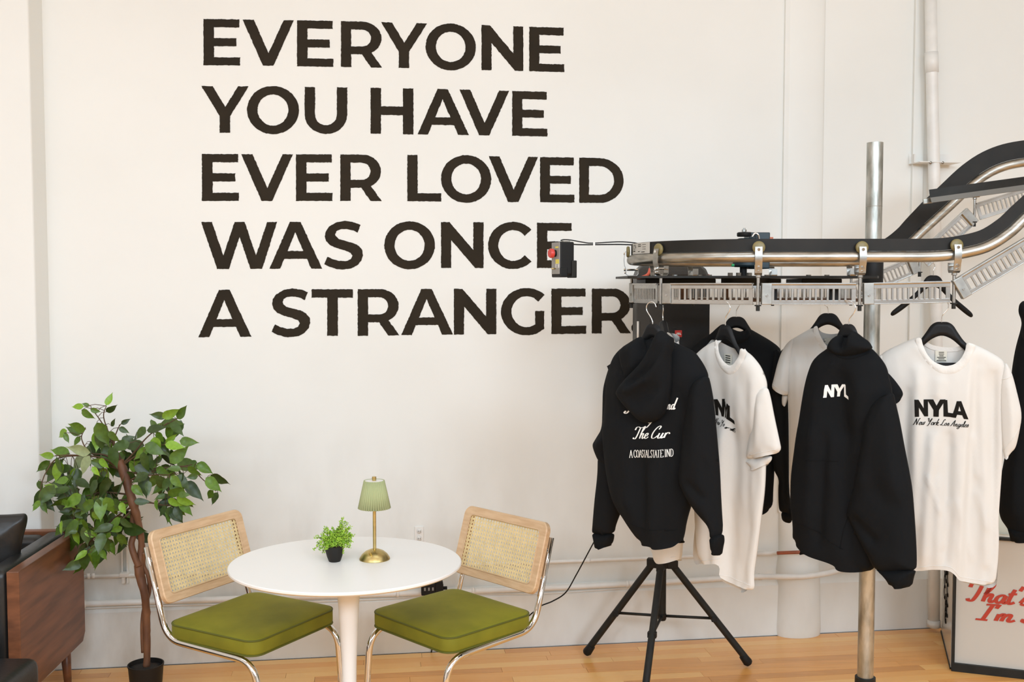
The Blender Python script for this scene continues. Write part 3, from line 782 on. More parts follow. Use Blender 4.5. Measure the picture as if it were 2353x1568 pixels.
brk = empty('pipe_bracket', bm, 0, 'white steel angle bracket holding the tall vertical pipe', 'bracket')
MB().box(bm, (br_ - bl).length / 2, .055, .002, AX).box(bm - WN * .05 + Vector((0, 0, .025)), (br_ - bl).length / 2, .002, .025, AX).box(bl + Vector((0, 0, .016)), .004, .01, .02, AX).build('angle', M['trimwhite'], brk, smooth=False)
for x in (2138, 2166):
    MB().cyl(wallpt(x, 374, .09), wallpt(x, 374, .105), .007, 8).build('bolt', M['zinc'], brk)
# vertical strut on the wall behind the ficus
st = empty('slotted_strut', wallpt(287, 1320, .02), 0, 'white slotted strut and clamp on the wall behind the ficus trunk', 'bracket')
for x in (281, 293):
    MB().box((wallpt(x, 1180, .012) + wallpt(x, 1336, .012)) / 2, .0035, .012, .16, AX).build('rail', M['trimwhite'], st, smooth=False, bevel=.001)
MB().box(wallpt(287, 1320, .035), .019, .022, .008, AX).box(wallpt(284, 1333, .035), .006, .014, .014, AX).build('clamp', M['trimwhite'], st, smooth=False, bevel=.002)
# outlet
oc = wallpt(963, 1229, .003)
ol = empty('power_outlet', oc, 0, 'white wall outlet plate above the far edge of the round table', 'outlet')
MB().box(oc, .0205, .003, .038, AX).build('cover_plate', M['trimwhite'], ol, smooth=False, bevel=.002)
for dz in (.017, -.017):
    s_ = MB().lathe(oc + WN * .003 + Vector((0, 0, dz)), [(.0, .004), (.011, .004), (.012, .0)], 16, WN).build('socket', M['trimwhite'], ol)
    MB().box(oc + WN * .0072 + Vector((0, 0, dz)) + WU * -.004, .001, .0006, .004, AX).box(oc + WN * .0072 + Vector((0, 0, dz)) + WU * .004, .001, .0006, .004, AX).build('slot', M['dark'], s_, smooth=False)
# power adapter strip on the wall, right of the table
pc = wallpt(993, 1353, .088)
pa = empty('power_adapter', pc, 0, 'black power adapter plugged in on the wall behind the right chair seat', 'adapter')
MB().box(pc, .050, .022, .026, AX).build('body', M['black'], pa, smooth=False, bevel=.004)
MB().box(pc + WU * .030 + Vector((0, 0, .006)), .018, .026, .032, AX).build('plug', M['black'], pa, smooth=False, bevel=.004)
MB().cyl(pc + WU * .048, pc + WU * .068, .008, 10).build('cord_relief', M['black'], pa)
for k in range(3):
    MB().box(pc + WU * (-.034 + .018 * k) + WN * .0225 + Vector((0, 0, .004)), .004, .001, .007, AX).build('socket_slot', M['grey'], pa, smooth=False)
# loose black cable running from the conveyor end down behind the right chair
cb = catmull([P(1368, 1240, 4.5), P(1352, 1270, 4.52), P(1325, 1320, 4.55), P(1300, 1362, 4.6), P(1270, 1382, 4.62), P(1243, 1393, 4.6), P(1225, 1408, 4.62), P(1190, 1425, 4.65), P(1060, 1440, 4.7), P(1000, 1480, 4.74), P(990, 1510, 4.76)], 8)
tag(MB().tube(cb, .003, 8).build('power_cable', M['black']), 'loose thin black cable hanging down behind the right chair', 'cable')

# ================================================================== TABLE
TC = onz(795, 1292.0, .745)
TR = 0.398
tb = empty('round_table', (TC.x, TC.y, 0), 0, 'round white pedestal table between the two green chairs', 'table')
tt_ = MB().lathe((TC.x, TC.y, 0), [(0, .726), (TR - .03, .726), (TR - .010, .729), (TR, .736), (TR, .742), (TR - .003, .745), (0, .745)], 128)
for q in tt_.v: q.y = TC.y + (q.y - TC.y) * .915
tt_.build('tabletop', M['tabletop'], tb, auto=40)
MB().lathe((TC.x + .008, TC.y, 0), [(.26, 0), (.262, .006), (.24, .014), (.18, .026), (.11, .048), (.062, .085), (.038, .14), (.0275, .21), (.0245, .30), (.026, .40), (.0305, .50), (.036, .60), (.044, .67), (.06, .70), (.12, .718), (.16, .722)], 48).build('pedestal', M['pedestal'], tb)

# small potted herb
pcn = onz(769, 1290, .745)
hb = empty('potted_herb', pcn, 0, 'small bushy green artificial herb in a black cup pot on the white table', 'plant')
hr = [(.0, 0), (.0195, 0), (.0215, .004), (.0265, .018), (.0305, .034), (.0325, .052), (.0325, .054), (.030, .054), (.029, .046), (0, .046)]
MB().lathe(pcn, hr, 32).build('pot', M['pot'], hb, auto=40)
MB().lathe(pcn + Vector((0, 0, .047)), [(.029, 0), (.02, .003), (0, .004)], 16).build('soil', M['soil'], hb)
stems = MB(); lv = MB()
tips = [(787, 1190, 3.62), (797, 1205, 3.6), (802, 1215, 3.62), (811, 1232, 3.6), (808, 1245, 3.58), (790, 1222, 3.6), (775, 1218, 3.62), (764, 1214, 3.64), (750, 1212, 3.62), (757, 1222, 3.58), (740, 1230, 3.6), (725, 1236, 3.61), (735, 1246, 3.58), (722, 1262, 3.6), (733, 1264, 3.56), (762, 1236, 3.57), (780, 1240, 3.56), (795, 1250, 3.56), (750, 1250, 3.56), (768, 1252, 3.55), (790, 1258, 3.56), (785, 1208, 3.66), (770, 1230, 3.66), (795, 1232, 3.66), (748, 1240, 3.66), (805, 1228, 3.58), (760, 1228, 3.6), (783, 1228, 3.58), (742, 1256, 3.58), (730, 1250, 3.63)]
for (x, y, d) in tips + [(t[0] + random.uniform(-9, 9), t[1] + random.uniform(2, 14), t[2] + random.uniform(-.03, .03)) for t in tips * 2 if t[0] > 735]:
    tip = P(x, y, d); b0 = pcn + Vector((random.uniform(-.015, .015), random.uniform(-.015, .015), .048))
    mid = b0.lerp(tip, .5) + Vector((0, 0, .012))
    pth = catmull([b0, mid, tip], 6)
    stems.tube(pth, [.0011 * (1 - .05 * i) for i in range(len(pth))], 4)
    for i in range(3, len(pth)):
        for q in range(5):
            c = pth[i] + Vector([random.gauss(0, .0022) for _ in range(3)])
            d_ = Vector([random.gauss(0, 1) for _ in range(3)]) + Vector((0, 0, .8)); d_.normalize()
            s_ = d_.orthogonal().normalized() * random.uniform(.0016, .0026); l_ = random.uniform(.005, .0085)
            nn = d_.cross(s_.normalized()) * .0008
            lv.add([c, c + d_ * l_ * .5 + s_, c + d_ * l_, c + d_ * l_ * .5 - s_, c + d_ * l_ * .5 + nn], [[0, 1, 4], [1, 2, 4], [2, 3, 4], [3, 0, 4]])
so = stems.build('stems', M['twig'], hb); so['kind'] = 'stuff'
lo_ = lv.build('foliage', M['herb'], hb, smooth=False); lo_['kind'] = 'stuff'

# brass lamp
lc = onz(861, 1285.5, .745)
lm = empty('table_lamp', lc, 0, 'small brass table lamp with sage green pleated shade on the white table', 'lamp')
MB().lathe(lc, [(0, 0), (.052, 0), (.0535, .002), (.052, .006), (.044, .018), (.032, .028), (.016, .035), (.007, .037), (0, .037)], 48).build('base', M['brass'], lm, auto=50)
MB().lathe(lc, [(.0, .03), (.0058, .03), (.0058, .285), (0, .285)], 20).build('stem', M['brass'], lm, auto=50)
MB().lathe(lc + Vector((0, 0, .278)), [(0, 0), (.0075, 0), (.0075, .012), (0, .012)], 16).build('finial', M['brass'], lm, auto=50)
kp = lc + Vector((-.009, -.034, .026))
MB().cyl(kp, kp + Vector((-.002, -.007, .009)), .005, 14).build('switch', M['brass'], lm, auto=40)
v = []; f = []; NP = 38; rings = [(.0545, .180), (.044, .232), (.0345, .277)]
for (r, z) in rings:
    for k in range(NP * 4):
        a = 2 * PI * k / (NP * 4); rr = r * (1 + .050 * math.cos(a * NP))
        v.append(lc + Vector((math.cos(a) * rr, math.sin(a) * rr, z)))
n4 = NP * 4
for i in range(2):
    for k in range(n4): f.append([i * n4 + k, i * n4 + (k + 1) % n4, (i + 1) * n4 + (k + 1) % n4, (i + 1) * n4 + k])
sh = obj('shade', v, f, M['shade'], lm)
sm_ = sh.modifiers.new('solid', 'SOLIDIFY'); sm_.thickness = .0008
MB().lathe(lc + Vector((0, 0, .2745)), [(.005, .0), (.0325, .0), (.0325, .0012), (.005, .0012)], 32).build('top_ring', M['trimwhite'], lm, auto=30)

# ================================================================== CHAIRS
def rrect(w_, d_, r, n=8):
    out = []
    for cx_, cy_, a0 in ((w_ - r, d_ - r, 0), (-w_ + r, d_ - r, 90), (-w_ + r, -d_ + r, 180), (w_ - r, -d_ + r, 270)):
        for k in range(n + 1):
            a = math.radians(a0 + 90 * k / n); out.append((cx_ + r * math.cos(a), cy_ + r * math.sin(a)))
    return out
def make_chair():
    t = empty('cane_chair', (0, 0, 0))
    # frame tubes: x side, y forward, z up
    for sx in (-1, 1):
        X = .222 * sx
        pts = fillet([(X, -.312, .735), (X, -.218, .405), (X, .215, .393), (X, .245, .0125 + .0), (X, -.20, .0125)], [0, .075, .085, .07, 0], 8)
        MB().tube(pts, .0125, 14).build('tube_leg', M['chrome'], t)
    MB().tube([(-.222, -.20, .0125), (.222, -.20, .0125)], .0125, 14).build('floor_bar', M['chrome'], t)
    # seat cushion
    L = rrect(.228, .215, .05, 7)
    rows = [(.93, .405), (.985, .410), (1.0, .422), (1.0, .458), (.985, .467), (.95, .472), (.80, .479), (.55, .484), (.25, .486)]
    v = []; f = []; n = len(L)
    for (s_, z) in rows: v += [(x * s_ if s_ > .9 else x * s_, y * s_, z) for x, y in L]
    for i in range(len(rows) - 1):
        for k in range(n): f.append([i * n + k, i * n + (k + 1) % n, (i + 1) * n + (k + 1) % n, (i + 1) * n + k])
    v.append((0, 0, .486)); f += [[(len(rows) - 1) * n + k, (len(rows) - 1) * n + (k + 1) % n, len(v) - 1] for k in range(n)]
    f.append(list(range(n))[::-1])
    st_ = obj('seat_cushion', v, f, M['velvet'], t)
    for z in (.464, .412):
        MB().tube([(x * .994, y * .994, z) for x, y in L], .0035, 8, closed=True).build('piping', M['piping'], st_)
    # backrest: curved frame in a plane leaning back
    W, H = .233, .137; lean = .30
    c0 = Vector((0, -.268, .660))
    upv = Vector((0, -math.sin(lean), math.cos(lean))); nv = Vector((0, math.cos(lean), math.sin(lean)))
    def bp(x, y, d): 
        bend = (x / W) ** 2 * .016
        return c0 + Vector((x, 0, 0)) + upv * y + nv * (d + bend)
    O = rrect(W, H, .036, 8); I = rrect(W - .034, H - .031, .018, 8)
    def dens(l):
        r_ = resample(l, .03); return [tuple(p) for p in r_]
    v = []; f = []; n = len(O)
    # match by index with subdivided straight runs
    def sub(l):
        out = []
        for i in range(len(l)):
            a, b_ = l[i], l[(i + 1) % len(l)]
            m_ = 10 if (i + 1) % 9 == 0 else 1
            for k in range(m_): out.append((a[0] + (b_[0] - a[0]) * k / m_, a[1] + (b_[1] - a[1]) * k / m_))
        return out
    O2, I2 = sub(O), sub(I); n = len(O2)
    sc_in = lambda p, k: (p[0] * k, p[1] * k)
    ringsb = [(O2, .010, .985), (O2, .006, 1), (O2, -.012, 1), (O2, -.016, .985), (I2, -.016, 1), (I2, .010, 1)]
    for (l, d, k_) in ringsb: v += [bp(p[0] * k_, p[1] * k_, d) for p in l]
    for i in range(6):
        j = (i + 1) % 6
        for k in range(n): f.append([i * n + k, i * n + (k + 1) % n, j * n + (k + 1) % n, j * n + k])
    bf = obj('backrest_frame', v, f, M['beech'], t, auto=35)
    MB().tube([bp(p[0] * 1.0, p[1] * 1.0, .0105) for p in sub(rrect(W - .036, H - .033, .018, 8))], .0022, 6, closed=True).build('spline', M['beech'], bf)
    # cane
    cm = MB(); iw, ih = W - .034, H - .031
    def strand(p, q, wd, d):
        p = Vector((*p, 0)); q = Vector((*q, 0)); n_ = max(1, int((q - p).length / .05)); tdir = (q - p).normalized(); s_ = Vector((-tdir.y, tdir.x, 0)) * wd
        vs = []; fs = []
        for k in range(n_ + 1):
            r_ = p.lerp(q, k / n_)
            for e in (r_ + s_, r_ - s_): vs.append(bp(e.x, e.y, d))
            if k: fs.append([2 * k - 2, 2 * k, 2 * k + 1, 2 * k - 1])
        cm.add(vs, fs)
    pitch = .0146
    k = -int(iw / pitch)
    while k * pitch < iw:
        for o_ in (-.0017, .0017):
            if abs(k * pitch + o_) < iw: strand((k * pitch + o_, -ih), (k * pitch + o_, ih), .0009, .004)
        k += 1
    k = -int(ih / pitch)
    while k * pitch < ih:
        for o_ in (-.0017, .0017):
            if abs(k * pitch + o_) < ih: strand((-iw, k * pitch + o_), (iw, k * pitch + o_), .0009, .0046)
        k += 1
    for sgn in (1, -1):
        c_ = -(iw + ih)
        c_ = -math.ceil((iw + ih) / pitch) * pitch + pitch / 2
        while c_ < iw + ih:
            # line y = sgn*x + c_ clipped
            ps = []
            for x in (-iw, iw):
                y = sgn * x + c_
                if -ih <= y <= ih: ps.append((x, y))
            for y in (-ih, ih):
                x = (y - c_) * sgn
                if -iw < x < iw: ps.append((x, y))
            if len(ps) >= 2: strand(ps[0], ps[1], .0011, .0052 + .0004 * sgn)
            c_ += pitch
    ca_ = cm.build('cane_weave', M['cane'], t, smooth=False); ca_['kind'] = 'stuff'
    m_ = ca_.modifiers.new('solid', 'SOLIDIFY'); m_.thickness = .0012
    for sx in (-1, 1):
        for zz in (-.07, .04):
            p_ = bp(W * sx * .96, zz, -.018)
            MB().cyl(p_ - nv * .004, p_ + nv * .008, .005, 10).build('screw', M['chrome'], t)
    return t
ch = make_chair()
ch2 = copy_tree(ch)
ch.location = (-.965, 3.845, 0); ch.rotation_euler = (0, 0, math.atan2(-.49, .87) - PI / 2)
tag(ch, 'cane backed chair with olive green velvet seat left of the table, beside the ficus', 'chair', 'cane chairs at the round table')
ch2.location = (-.228, 3.885, 0); ch2.rotation_euler = (0, 0, math.atan2(-.70, -.71) - PI / 2)
tag(ch2, 'cane backed chair with olive green velvet seat right of the table, below the outlet', 'chair', 'cane chairs at the round table')

# ================================================================== SOFA AND OTTOMAN
sof = empty('sofa', (-2.2, 4.0, 0), 0, 'black leather sofa with walnut side panel at the left edge', 'sofa')
pf = onz(45, 1322, .673); 
yp = Vector((-.062, 1, 0)).normalized(); xp = Vector((yp.y, -yp.x, 0)); SX = (xp, yp, Vector((0, 0, 1)))
F0 = Vector((P(45, 1400, 3.69).x, 3.69, 0)); LEN = .665
bk0 = F0 + yp * LEN
th = .044
pan = MB()
prf = [(0, .20), (0, .673), (LEN, .673), (LEN, .235), (LEN - .03, .20)]
v = [F0 + yp * a + Vector((0, 0, z)) for a, z in prf] + [F0 - xp * th + yp * a + Vector((0, 0, z)) for a, z in prf]
n = len(prf)
pan.add(v, [list(range(n))[::-1], [n + i for i in range(n)]] + [[i, (i + 1) % n, n + (i + 1) % n, n + i] for i in range(n)])
pan.build('side_panel', M['walnut'], sof, smooth=False, bevel=.003)
MB().box(F0 - xp * .9 + yp * (LEN - .02) + Vector((0, 0, .44)), .86, .020, .235, SX).build('back_panel', M['walnut'], sof, smooth=False, bevel=.003)
MB().box(F0 - xp * (th + .045) + yp * (LEN / 2 - .02) + Vector((0, 0, .462)), .043, LEN / 2 - .02, .215, SX).build('arm_cushion', M['leather'], sof, bevel=.028)
MB().box(F0 - xp * (th + .9) + yp * (LEN - .085) + Vector((0, 0, .462)), .81, .045, .205, SX).build('back_cushion', M['leather'], sof, bevel=.028)
MB().box(F0 - xp * (th + .9) + yp * (LEN / 2 - .04) + Vector((0, 0, .33)), .81, LEN / 2 - .05, .075, SX).build('seat_cushion', M['leather'], sof, bevel=.03)
MB().box(F0 - xp * (th + .85) + yp * (LEN / 2) + Vector((0, 0, .225)), .85, LEN / 2 - .03, .03, SX).build('base', M['leather'], sof, bevel=.01)
for (a, b_) in ((.06, .07), (.06, LEN - .07)):
    p_ = F0 - xp * a + yp * b_
    MB().tube([p_ + Vector((0, 0, .2)), p_ + Vector((.01, 0, 0))], [.022, .013], 14).build('leg', M['walnut'], sof)
# loose black cushion leaning in the corner
Pl = Plane(0, 1240, 3.93, 12)
cu = Cloth(Pl, [(-95, 1190), (-40, 1184), (15, 1183), (45, 1181), (58, 1180), (64, 1188), (62, 1205), (52, 1240), (45, 1290), (42, 1310), (-10, 1330), (-95, 1335)], T=.055, R=.12, wr=.006, wl=.12)
cs = empty('throw_cushion', Pl.o, 0, 'black leather cushion propped in the corner of the sofa', 'cushion')
cu.sheet('cover', M['leather'], cs)
cu.seam([(-90, 1191), (15, 1184.5), (57, 1182), (61.5, 1205), (51.5, 1240), (44, 1300)], .0025, cs, M['leather'], 'piping')
ot = empty('ottoman', (-1.95, 3.33, 0), 0, 'low black leather ottoman in the bottom left corner in front of the sofa', 'ottoman')
MB().box((-1.957, 3.30, .29), .31, .29, .115).build('cushion', M['leather'], ot, bevel=.035)
MB().tube([(-1.665, 3.02, .375), (-1.665, 3.57, .375), (-2.24, 3.57, .375)], .004, 8).build('piping', M['leather'], ot)
for sx in (-.24, .24):
    for sy in (-.22, .22):
        MB().tube([(-1.957 + sx, 3.30 + sy, .18), (-1.957 + sx, 3.30 + sy, 0)], [.02, .014], 12).build('leg', M['walnut'], ot)

# ================================================================== FICUS
FD = 4.12
pb = onz(335, 1529, .17)
fic = empty('ficus_tree', (pb.x, pb.y, 0), 0, 'artificial ficus tree with glossy green leaves in a black pot beside the sofa', 'plant')
MB().lathe((pb.x, pb.y, 0), [(0, 0), (.052, 0), (.055, .004), (.068, .165), (.0705, .17), (.0705, .176), (.066, .176), (.064, .160), (0, .160)], 40).build('pot', M['pot'], fic, auto=40)
MB().lathe((pb.x, pb.y, .1605), [(.0635, 0), (.03, .004), (0, .006)], 20).build('soil', M['soil'], fic)
def FP(x, y, d=0.0): return P(x, y, pb.y + d)
tp = [(337, 1534, 0), (338, 1483, 0), (337, 1443, .005), (336, 1400, 0), (332, 1363, -.01), (324, 1331, -.005), (319, 1302, 0), (324, 1275, .01), (325, 1240, .01), (319, 1205, .0), (311, 1175, -.01), (303, 1148, -.01), (292, 1108, 0), (283, 1082, .0), (274, 1058, .0)]
tr = [.0135, .0138, .0145, .0150, .0155, .0180, .0190, .0150, .0120, .0130, .0165, .0172, .0182, .0188, .0150]
cat = catmull([FP(*p) for p in tp], 5); rr = []
for i in range(len(cat)):
    x = i / 5; k = min(int(x), len(tr) - 2); r_ = tr[k] + (tr[k + 1] - tr[k]) * (x - k)
    rr.append(r_ * (1 + .10 * noise.noise(Vector((i * .6, 0, 0)))))
tk = MB().tube(cat, rr, 16)
for q in tk.v: q += Vector((noise.noise(q * 60), noise.noise(q * 60 + Vector((9, 0, 0))), 0)) * .0022
tk.build('trunk', M['bark'], fic)
cat = catmull([FP(319, 1302, -.012), FP(309, 1278, -.01), FP(302, 1252, 0), FP(307, 1228, .015), FP(305, 1195, .012), FP(308, 1165, .0)], 6)
tk = MB().tube(cat, [.0135 - .0001 * i for i in range(len(cat))], 14)
tk.build('side_trunk', M['bark'], fic)
cat = catmull([FP(329, 1500, .014), FP(327, 1443, .016), FP(331, 1400, .018), FP(343, 1360, .014), FP(341, 1325, .008), FP(330, 1300, .01), FP(331, 1270, 0)], 6)
MB().tube(cat, .0085, 10).build('vine', M['bark'], fic)

Z7 = lambda u, v: (u / 3.734, 880 + v / 3.734)
expl = [(910,195,967,92),(720,205,607,200),(770,200,705,178),(910,250,998,205),(700,235,795,310),(775,230,865,250),(735,400,583,360),(960,375,975,315),(1040,355,1115,312),(1020,385,1105,430),(930,420,1015,510),(575,410,485,465),(700,440,580,385),(550,430,590,515),(830,340,940,530),(690,460,640,540),(1430,290,1287,268),(1390,300,1535,225),(1520,310,1610,200),(1260,410,1420,375),(1250,380,1165,480),(1430,370,1510,350),(1345,420,1400,520),(1415,530,1580,545),(1420,520,1515,440),(1540,500,1695,515),(1460,690,1610,548),(1040,500,1158,462),(465,630,340,620),(600,610,435,572),(430,670,322,755),(400,790,540,665),(775,600,590,545),(770,600,600,745),(770,625,680,785),(590,830,470,850),(500,915,375,870),(330,840,360,930),(380,930,475,975),(345,960,415,1015),(345,1010,287,1100),(355,1020,400,1120),(790,720,850,800),(1690,690,1825,780),(1610,720,1720,810),(1690,685,1612,678),(1700,800,1605,810),(1805,790,1970,855),(1765,815,1900,935),(1830,925,1768,1000),(1870,940,1812,1045),(1555,740,1430,730),(1520,790,1625,910),(1465,800,1560,900),(1270,840,1275,965),(1130,880,1225,970),(1150,1020,1285,1020),(1420,960,1325,1000),(1440,965,1585,915),(1440,1000,1560,1060),(1530,960,1620,960),(1600,1010,1655,1075),(1470,1060,1425,1205),(1500,1060,1570,1190),(1430,1060,1360,1145),(1500,1060,1590,1140),(1340,1000,1335,1100),(640,900,575,990),(600,960,495,1000),(590,1020,510,1050),(640,1100,515,1110),(600,1200,490,1220),(530,1180,540,1310),(640,1170,665,1280),(665,1275,585,1290),(640,1270,685,1385),(720,1280,850,1320),(720,1170,740,1290),(840,990,850,1095),(905,1040,845,1000),(955,1040,1000,1145),(1030,1030,1085,1130),(790,1110,880,1180),(950,1290,900,1340),(1050,1240,945,1280),(1170,1130,1075,1150),(1030,1170,1130,1250),(940,1210,870,1380),(750,1440,645,1530),(740,1450,700,1620),(770,1460,775,1570),(830,1440,825,1600),(860,1430,910,1520),(960,1370,970,1475),(1010,1300,1090,1400),(1050,1300,1045,1410),(880,880,1040,1010),(830,930,700,950),(700,960,570,1070),(780,980,650,1110),(800,1000,700,1130),(890,800,940,900),(1150,720,1310,780),(1200,760,1190,860),(1340,730,1450,800),(1090,760,1170,860)]
pale = {32, 33, 34}
bright = {0, 1, 11, 17, 28, 36, 42, 59, 72, 73, 75, 76, 80, 81, 82, 88, 90, 23, 24, 79}
branches = [  # polylines in z7 coordinates, from the trunk outwards
 [(1040,690),(960,500),(890,370),(830,280),(775,215)], [(1040,690),(960,500),(890,300),(912,200)], [(1050,680),(980,520),(1010,400),(1040,350)],
 [(1060,690),(1150,600),(1250,480),(1350,400),(1520,310)], [(1060,700),(1180,620),(1320,550),(1420,530)], [(1040,700),(900,620),(770,600),(700,480),(730,400)],
 [(1030,720),(850,640),(600,620),(465,630)], [(1040,760),(850,640),(520,640),(400,760),(350,900),(345,1000)], [(1080,800),(1300,740),(1550,720),(1690,690)],
 [(1090,850),(1300,760),(1600,720),(1740,830),(1850,930)], [(1130,1040),(1280,1030),(1400,1050),(1490,1050)], [(1110,960),(900,940),(780,960),(600,1010)],
 [(1120,1020),(900,1080),(720,1150),(640,1200)], [(1140,1060),(960,1180),(760,1380),(740,1450)], [(1150,1080),(1020,1200),(860,1400)], [(1060,760),(900,700),(780,640)], [(1100,880),(1240,800),(1460,790)], [(1130,1000),(960,1010),(850,990)]]
bd = []
for i, br in enumerate(branches):
    d = random.uniform(-.13, .10)
    pts = [FP(*Z7(*p), d * k / (len(br) - 1)) for k, p in enumerate(br)]
    c_ = catmull(pts, 6); bd.append(c_)
    MB().tube(c_, [.0042 * (1 - .72 * k / len(c_)) for k in range(len(c_))], 6).build('branch', M['twig'], fic)
allb = [p for c_ in bd for p in c_[5:]]
# leaf meshes
def leafmesh(k, m):
    rows = 8; v = []; f = []
    cup = (.10, .16, .07)[k % 3]; curl = (-.10, .12, -.22)[k % 3]
    for i in range(rows + 1):
        t = i / rows
        wd = .245 * math.sin(PI * min(1, t ** .72 * 1.02)) ** .85 * (1 - .25 * t) if 0 < t < 1 else 0
        if t > .7: wd = max(wd * (1 - (t - .7) * 2.6), .012) if t < 1 else 0
        z = curl * t * t
        for s_ in (-1, -.5, 0, .5, 1):
            v.append((t, wd * s_ + .01 * math.sin(9 * t) * abs(s_), z + cup * (abs(s_) ** 1.3) * wd * 1.6 + .012 * math.sin(14 * t + s_)))
    for i in range(rows):
        for j in range(4): f.append([i * 5 + j, i * 5 + j + 1, (i + 1) * 5 + j + 1, (i + 1) * 5 + j])
    me = bpy.data.meshes.new('leaf'); me.from_pydata(v, [], f); me.materials.append(m)
    me.polygons.foreach_set('use_smooth', [True] * len(me.polygons)); return me
LM = {k: [leafmesh(j, M['leaf' + k]) for j in range(3)] for k in 'ABCD'}
pet = MB()
rootinv = WM[fic.name].inverted()
def leaf(bpt, tpt, kind, face=None):
    ax = tpt - bpt; L = ax.length
    x = ax.normalized()
    nrm = Vector((random.gauss(0, .55), -1 + random.gauss(0, .35), random.gauss(.45, .4)))
    if face is not None: nrm = face
    z = (nrm - x * nrm.dot(x)).normalized(); y = z.cross(x)
    m3 = Matrix((x, y, z)).transposed().to_4x4()
    wsc = random.uniform(.95, 1.2)
    mw = Matrix.Translation(bpt) @ m3 @ Matrix.Diagonal((L, L * wsc, L, 1))
    o = bpy.data.objects.new('leaf', random.choice(LM[kind])); C.objects.link(o)
    o.parent = fic; o.matrix_parent_inverse = rootinv; o.matrix_basis = mw
    q = min(allb, key=lambda p: (p - bpt).length_squared)
    if (q - bpt).length < .10:
        m_ = q.lerp(bpt, .5) + Vector((0, 0, .008))
        pet.tube([q, m_, bpt], .0012, 4)
random.seed(23)
for i, (a, b_, c_, d_) in enumerate(expl):
    dd = random.uniform(-.16, .04)
    p0 = FP(*Z7(a, b_), dd); p1 = FP(*Z7(c_, d_), dd + random.uniform(-.02, .025))
    p1 = p0 + (p1 - p0) * 1.08
    k = 'D' if i in pale else ('C' if i in bright else random.choice('AABB'))
    leaf(p0, p1, k, Vector((random.gauss(0, .35), -1, random.gauss(.25, .3))))
cent = [(850,420),(760,500),(900,520),(1000,560),(1100,560),(1200,560),(1290,620),(1380,640),(1450,760),(700,700),(620,760),(820,760),(930,740),(1180,700),(1240,780),(700,860),(820,870),(930,880),(640,960),(740,1010),(860,980),(960,960),(560,700),(480,700),(600,1130),(700,1100),(820,1060),(940,1060),(1060,1080),(760,1200),(860,1200),(980,1160),(1060,1190),(620,1240),(740,1300),(900,1300),(1010,1280),(1080,1270),(820,1380),(740,1500),(1390,860),(1480,850),(1380,340),(1300,480),(1470,330),(1160,520),(440,900),(400,960),(1440,1000),(1520,1000),(1100,640),(860,640),(980,640),(1480,680),(1560,780),(880,1420),(960,1330),(640,1180),(1420,1030),(620,860),(700,1180)]
nleaf = len(expl)
random.shuffle(cent)
for (u, v_) in cent:
    for k in range(3):
        if nleaf >= 298: break
        nleaf += 1
        a = u + random.gauss(0, 38); b_ = v_ + random.gauss(0, 32)
        ang = random.gauss(PI / 2, .75) if random.random() < .75 else random.uniform(0, 2 * PI)
        L = random.uniform(150, 235)
        dd = random.uniform(-.10, .20)
        out = 1 if u > 1050 else -1
        c_ = a + L * math.cos(ang) * .95 + out * 18; e = b_ + L * math.sin(ang) * .95
        kind = random.choices('ABC', (4, 6, 1.6 if u < 900 else .8))[0]
        leaf(FP(*Z7(a, b_), dd), FP(*Z7(c_, e), dd + random.uniform(-.03, .02)), kind)
po = pet.build('petioles', M['twig'], fic); po['kind'] = 'stuff'

# ================================================================== GARMENT CONVEYOR
DFR = 3.40; DBK = 4.25; RAD = (DBK - DFR) / 2; XC = .864; YC = (DFR + DBK) / 2
zt = [(1.30, 1.791), (1.37, 1.792), (1.449, 1.800), (1.54, 1.823), (1.612, 1.868), (1.66, 1.914), (1.767, 2.013), (1.879, 2.118), (1.973, 2.172), (2.084, 2.196), (2.25, 2.208), (3.3, 2.21)]
zc_ = catmull([(p[0], p[1], 0) for p in zt], 6)
def zrail(X):
    if X < 1.30: return 1.791
    return lerp_tab([(p.x, p.y) for p in zc_], X)
def rail_front(X): return Vector((X, DFR, zrail(X)))
def rail_back(X): return Vector((X, DBK, zrail(X)))
def rail_arc(a): return Vector((XC - RAD * math.sin(a), YC - RAD * math.cos(a), 1.791))
path = [rail_front(x) for x in np.linspace(3.2, 1.30, 120)] + [rail_front(x) for x in np.linspace(1.25, XC, 6)]
path += [rail_arc(a) for a in np.linspace(0, PI, 34)[1:-1]]
path += [rail_back(x) for x in np.linspace(XC, 1.25, 6)] + [rail_back(x) for x in np.linspace(1.30, 3.2, 120)]
def frame_at(p):
    i = min(range(len(path)), key=lambda k: (path[k] - p).length_squared)
    t = (path[min(i + 1, len(path) - 1)] - path[max(0, i - 1)]).normalized()
    h_ = Vector((t.x, t.y, 0)).normalized()
    out = Vector((-h_.y, h_.x, 0)) * 1.0     # candidate
    cen = Vector((XC, YC, 0)); d = Vector((p.x, p.y, 0)) - cen
    if p.x > XC: d = Vector((0, p.y - YC, 0))
    if out.dot(d) < 0: out = -out
    up = t.cross(out); up = up if up.z > 0 else -up
    return t, out, up
cv = empty('garment_conveyor', (1.45, 3.85, 0), 0, 'steel overhead garment conveyor loop with black belt and slotted links', 'clothes conveyor')
MB().tube(path, .0178, 20).build('rail', M['steel'], cv)
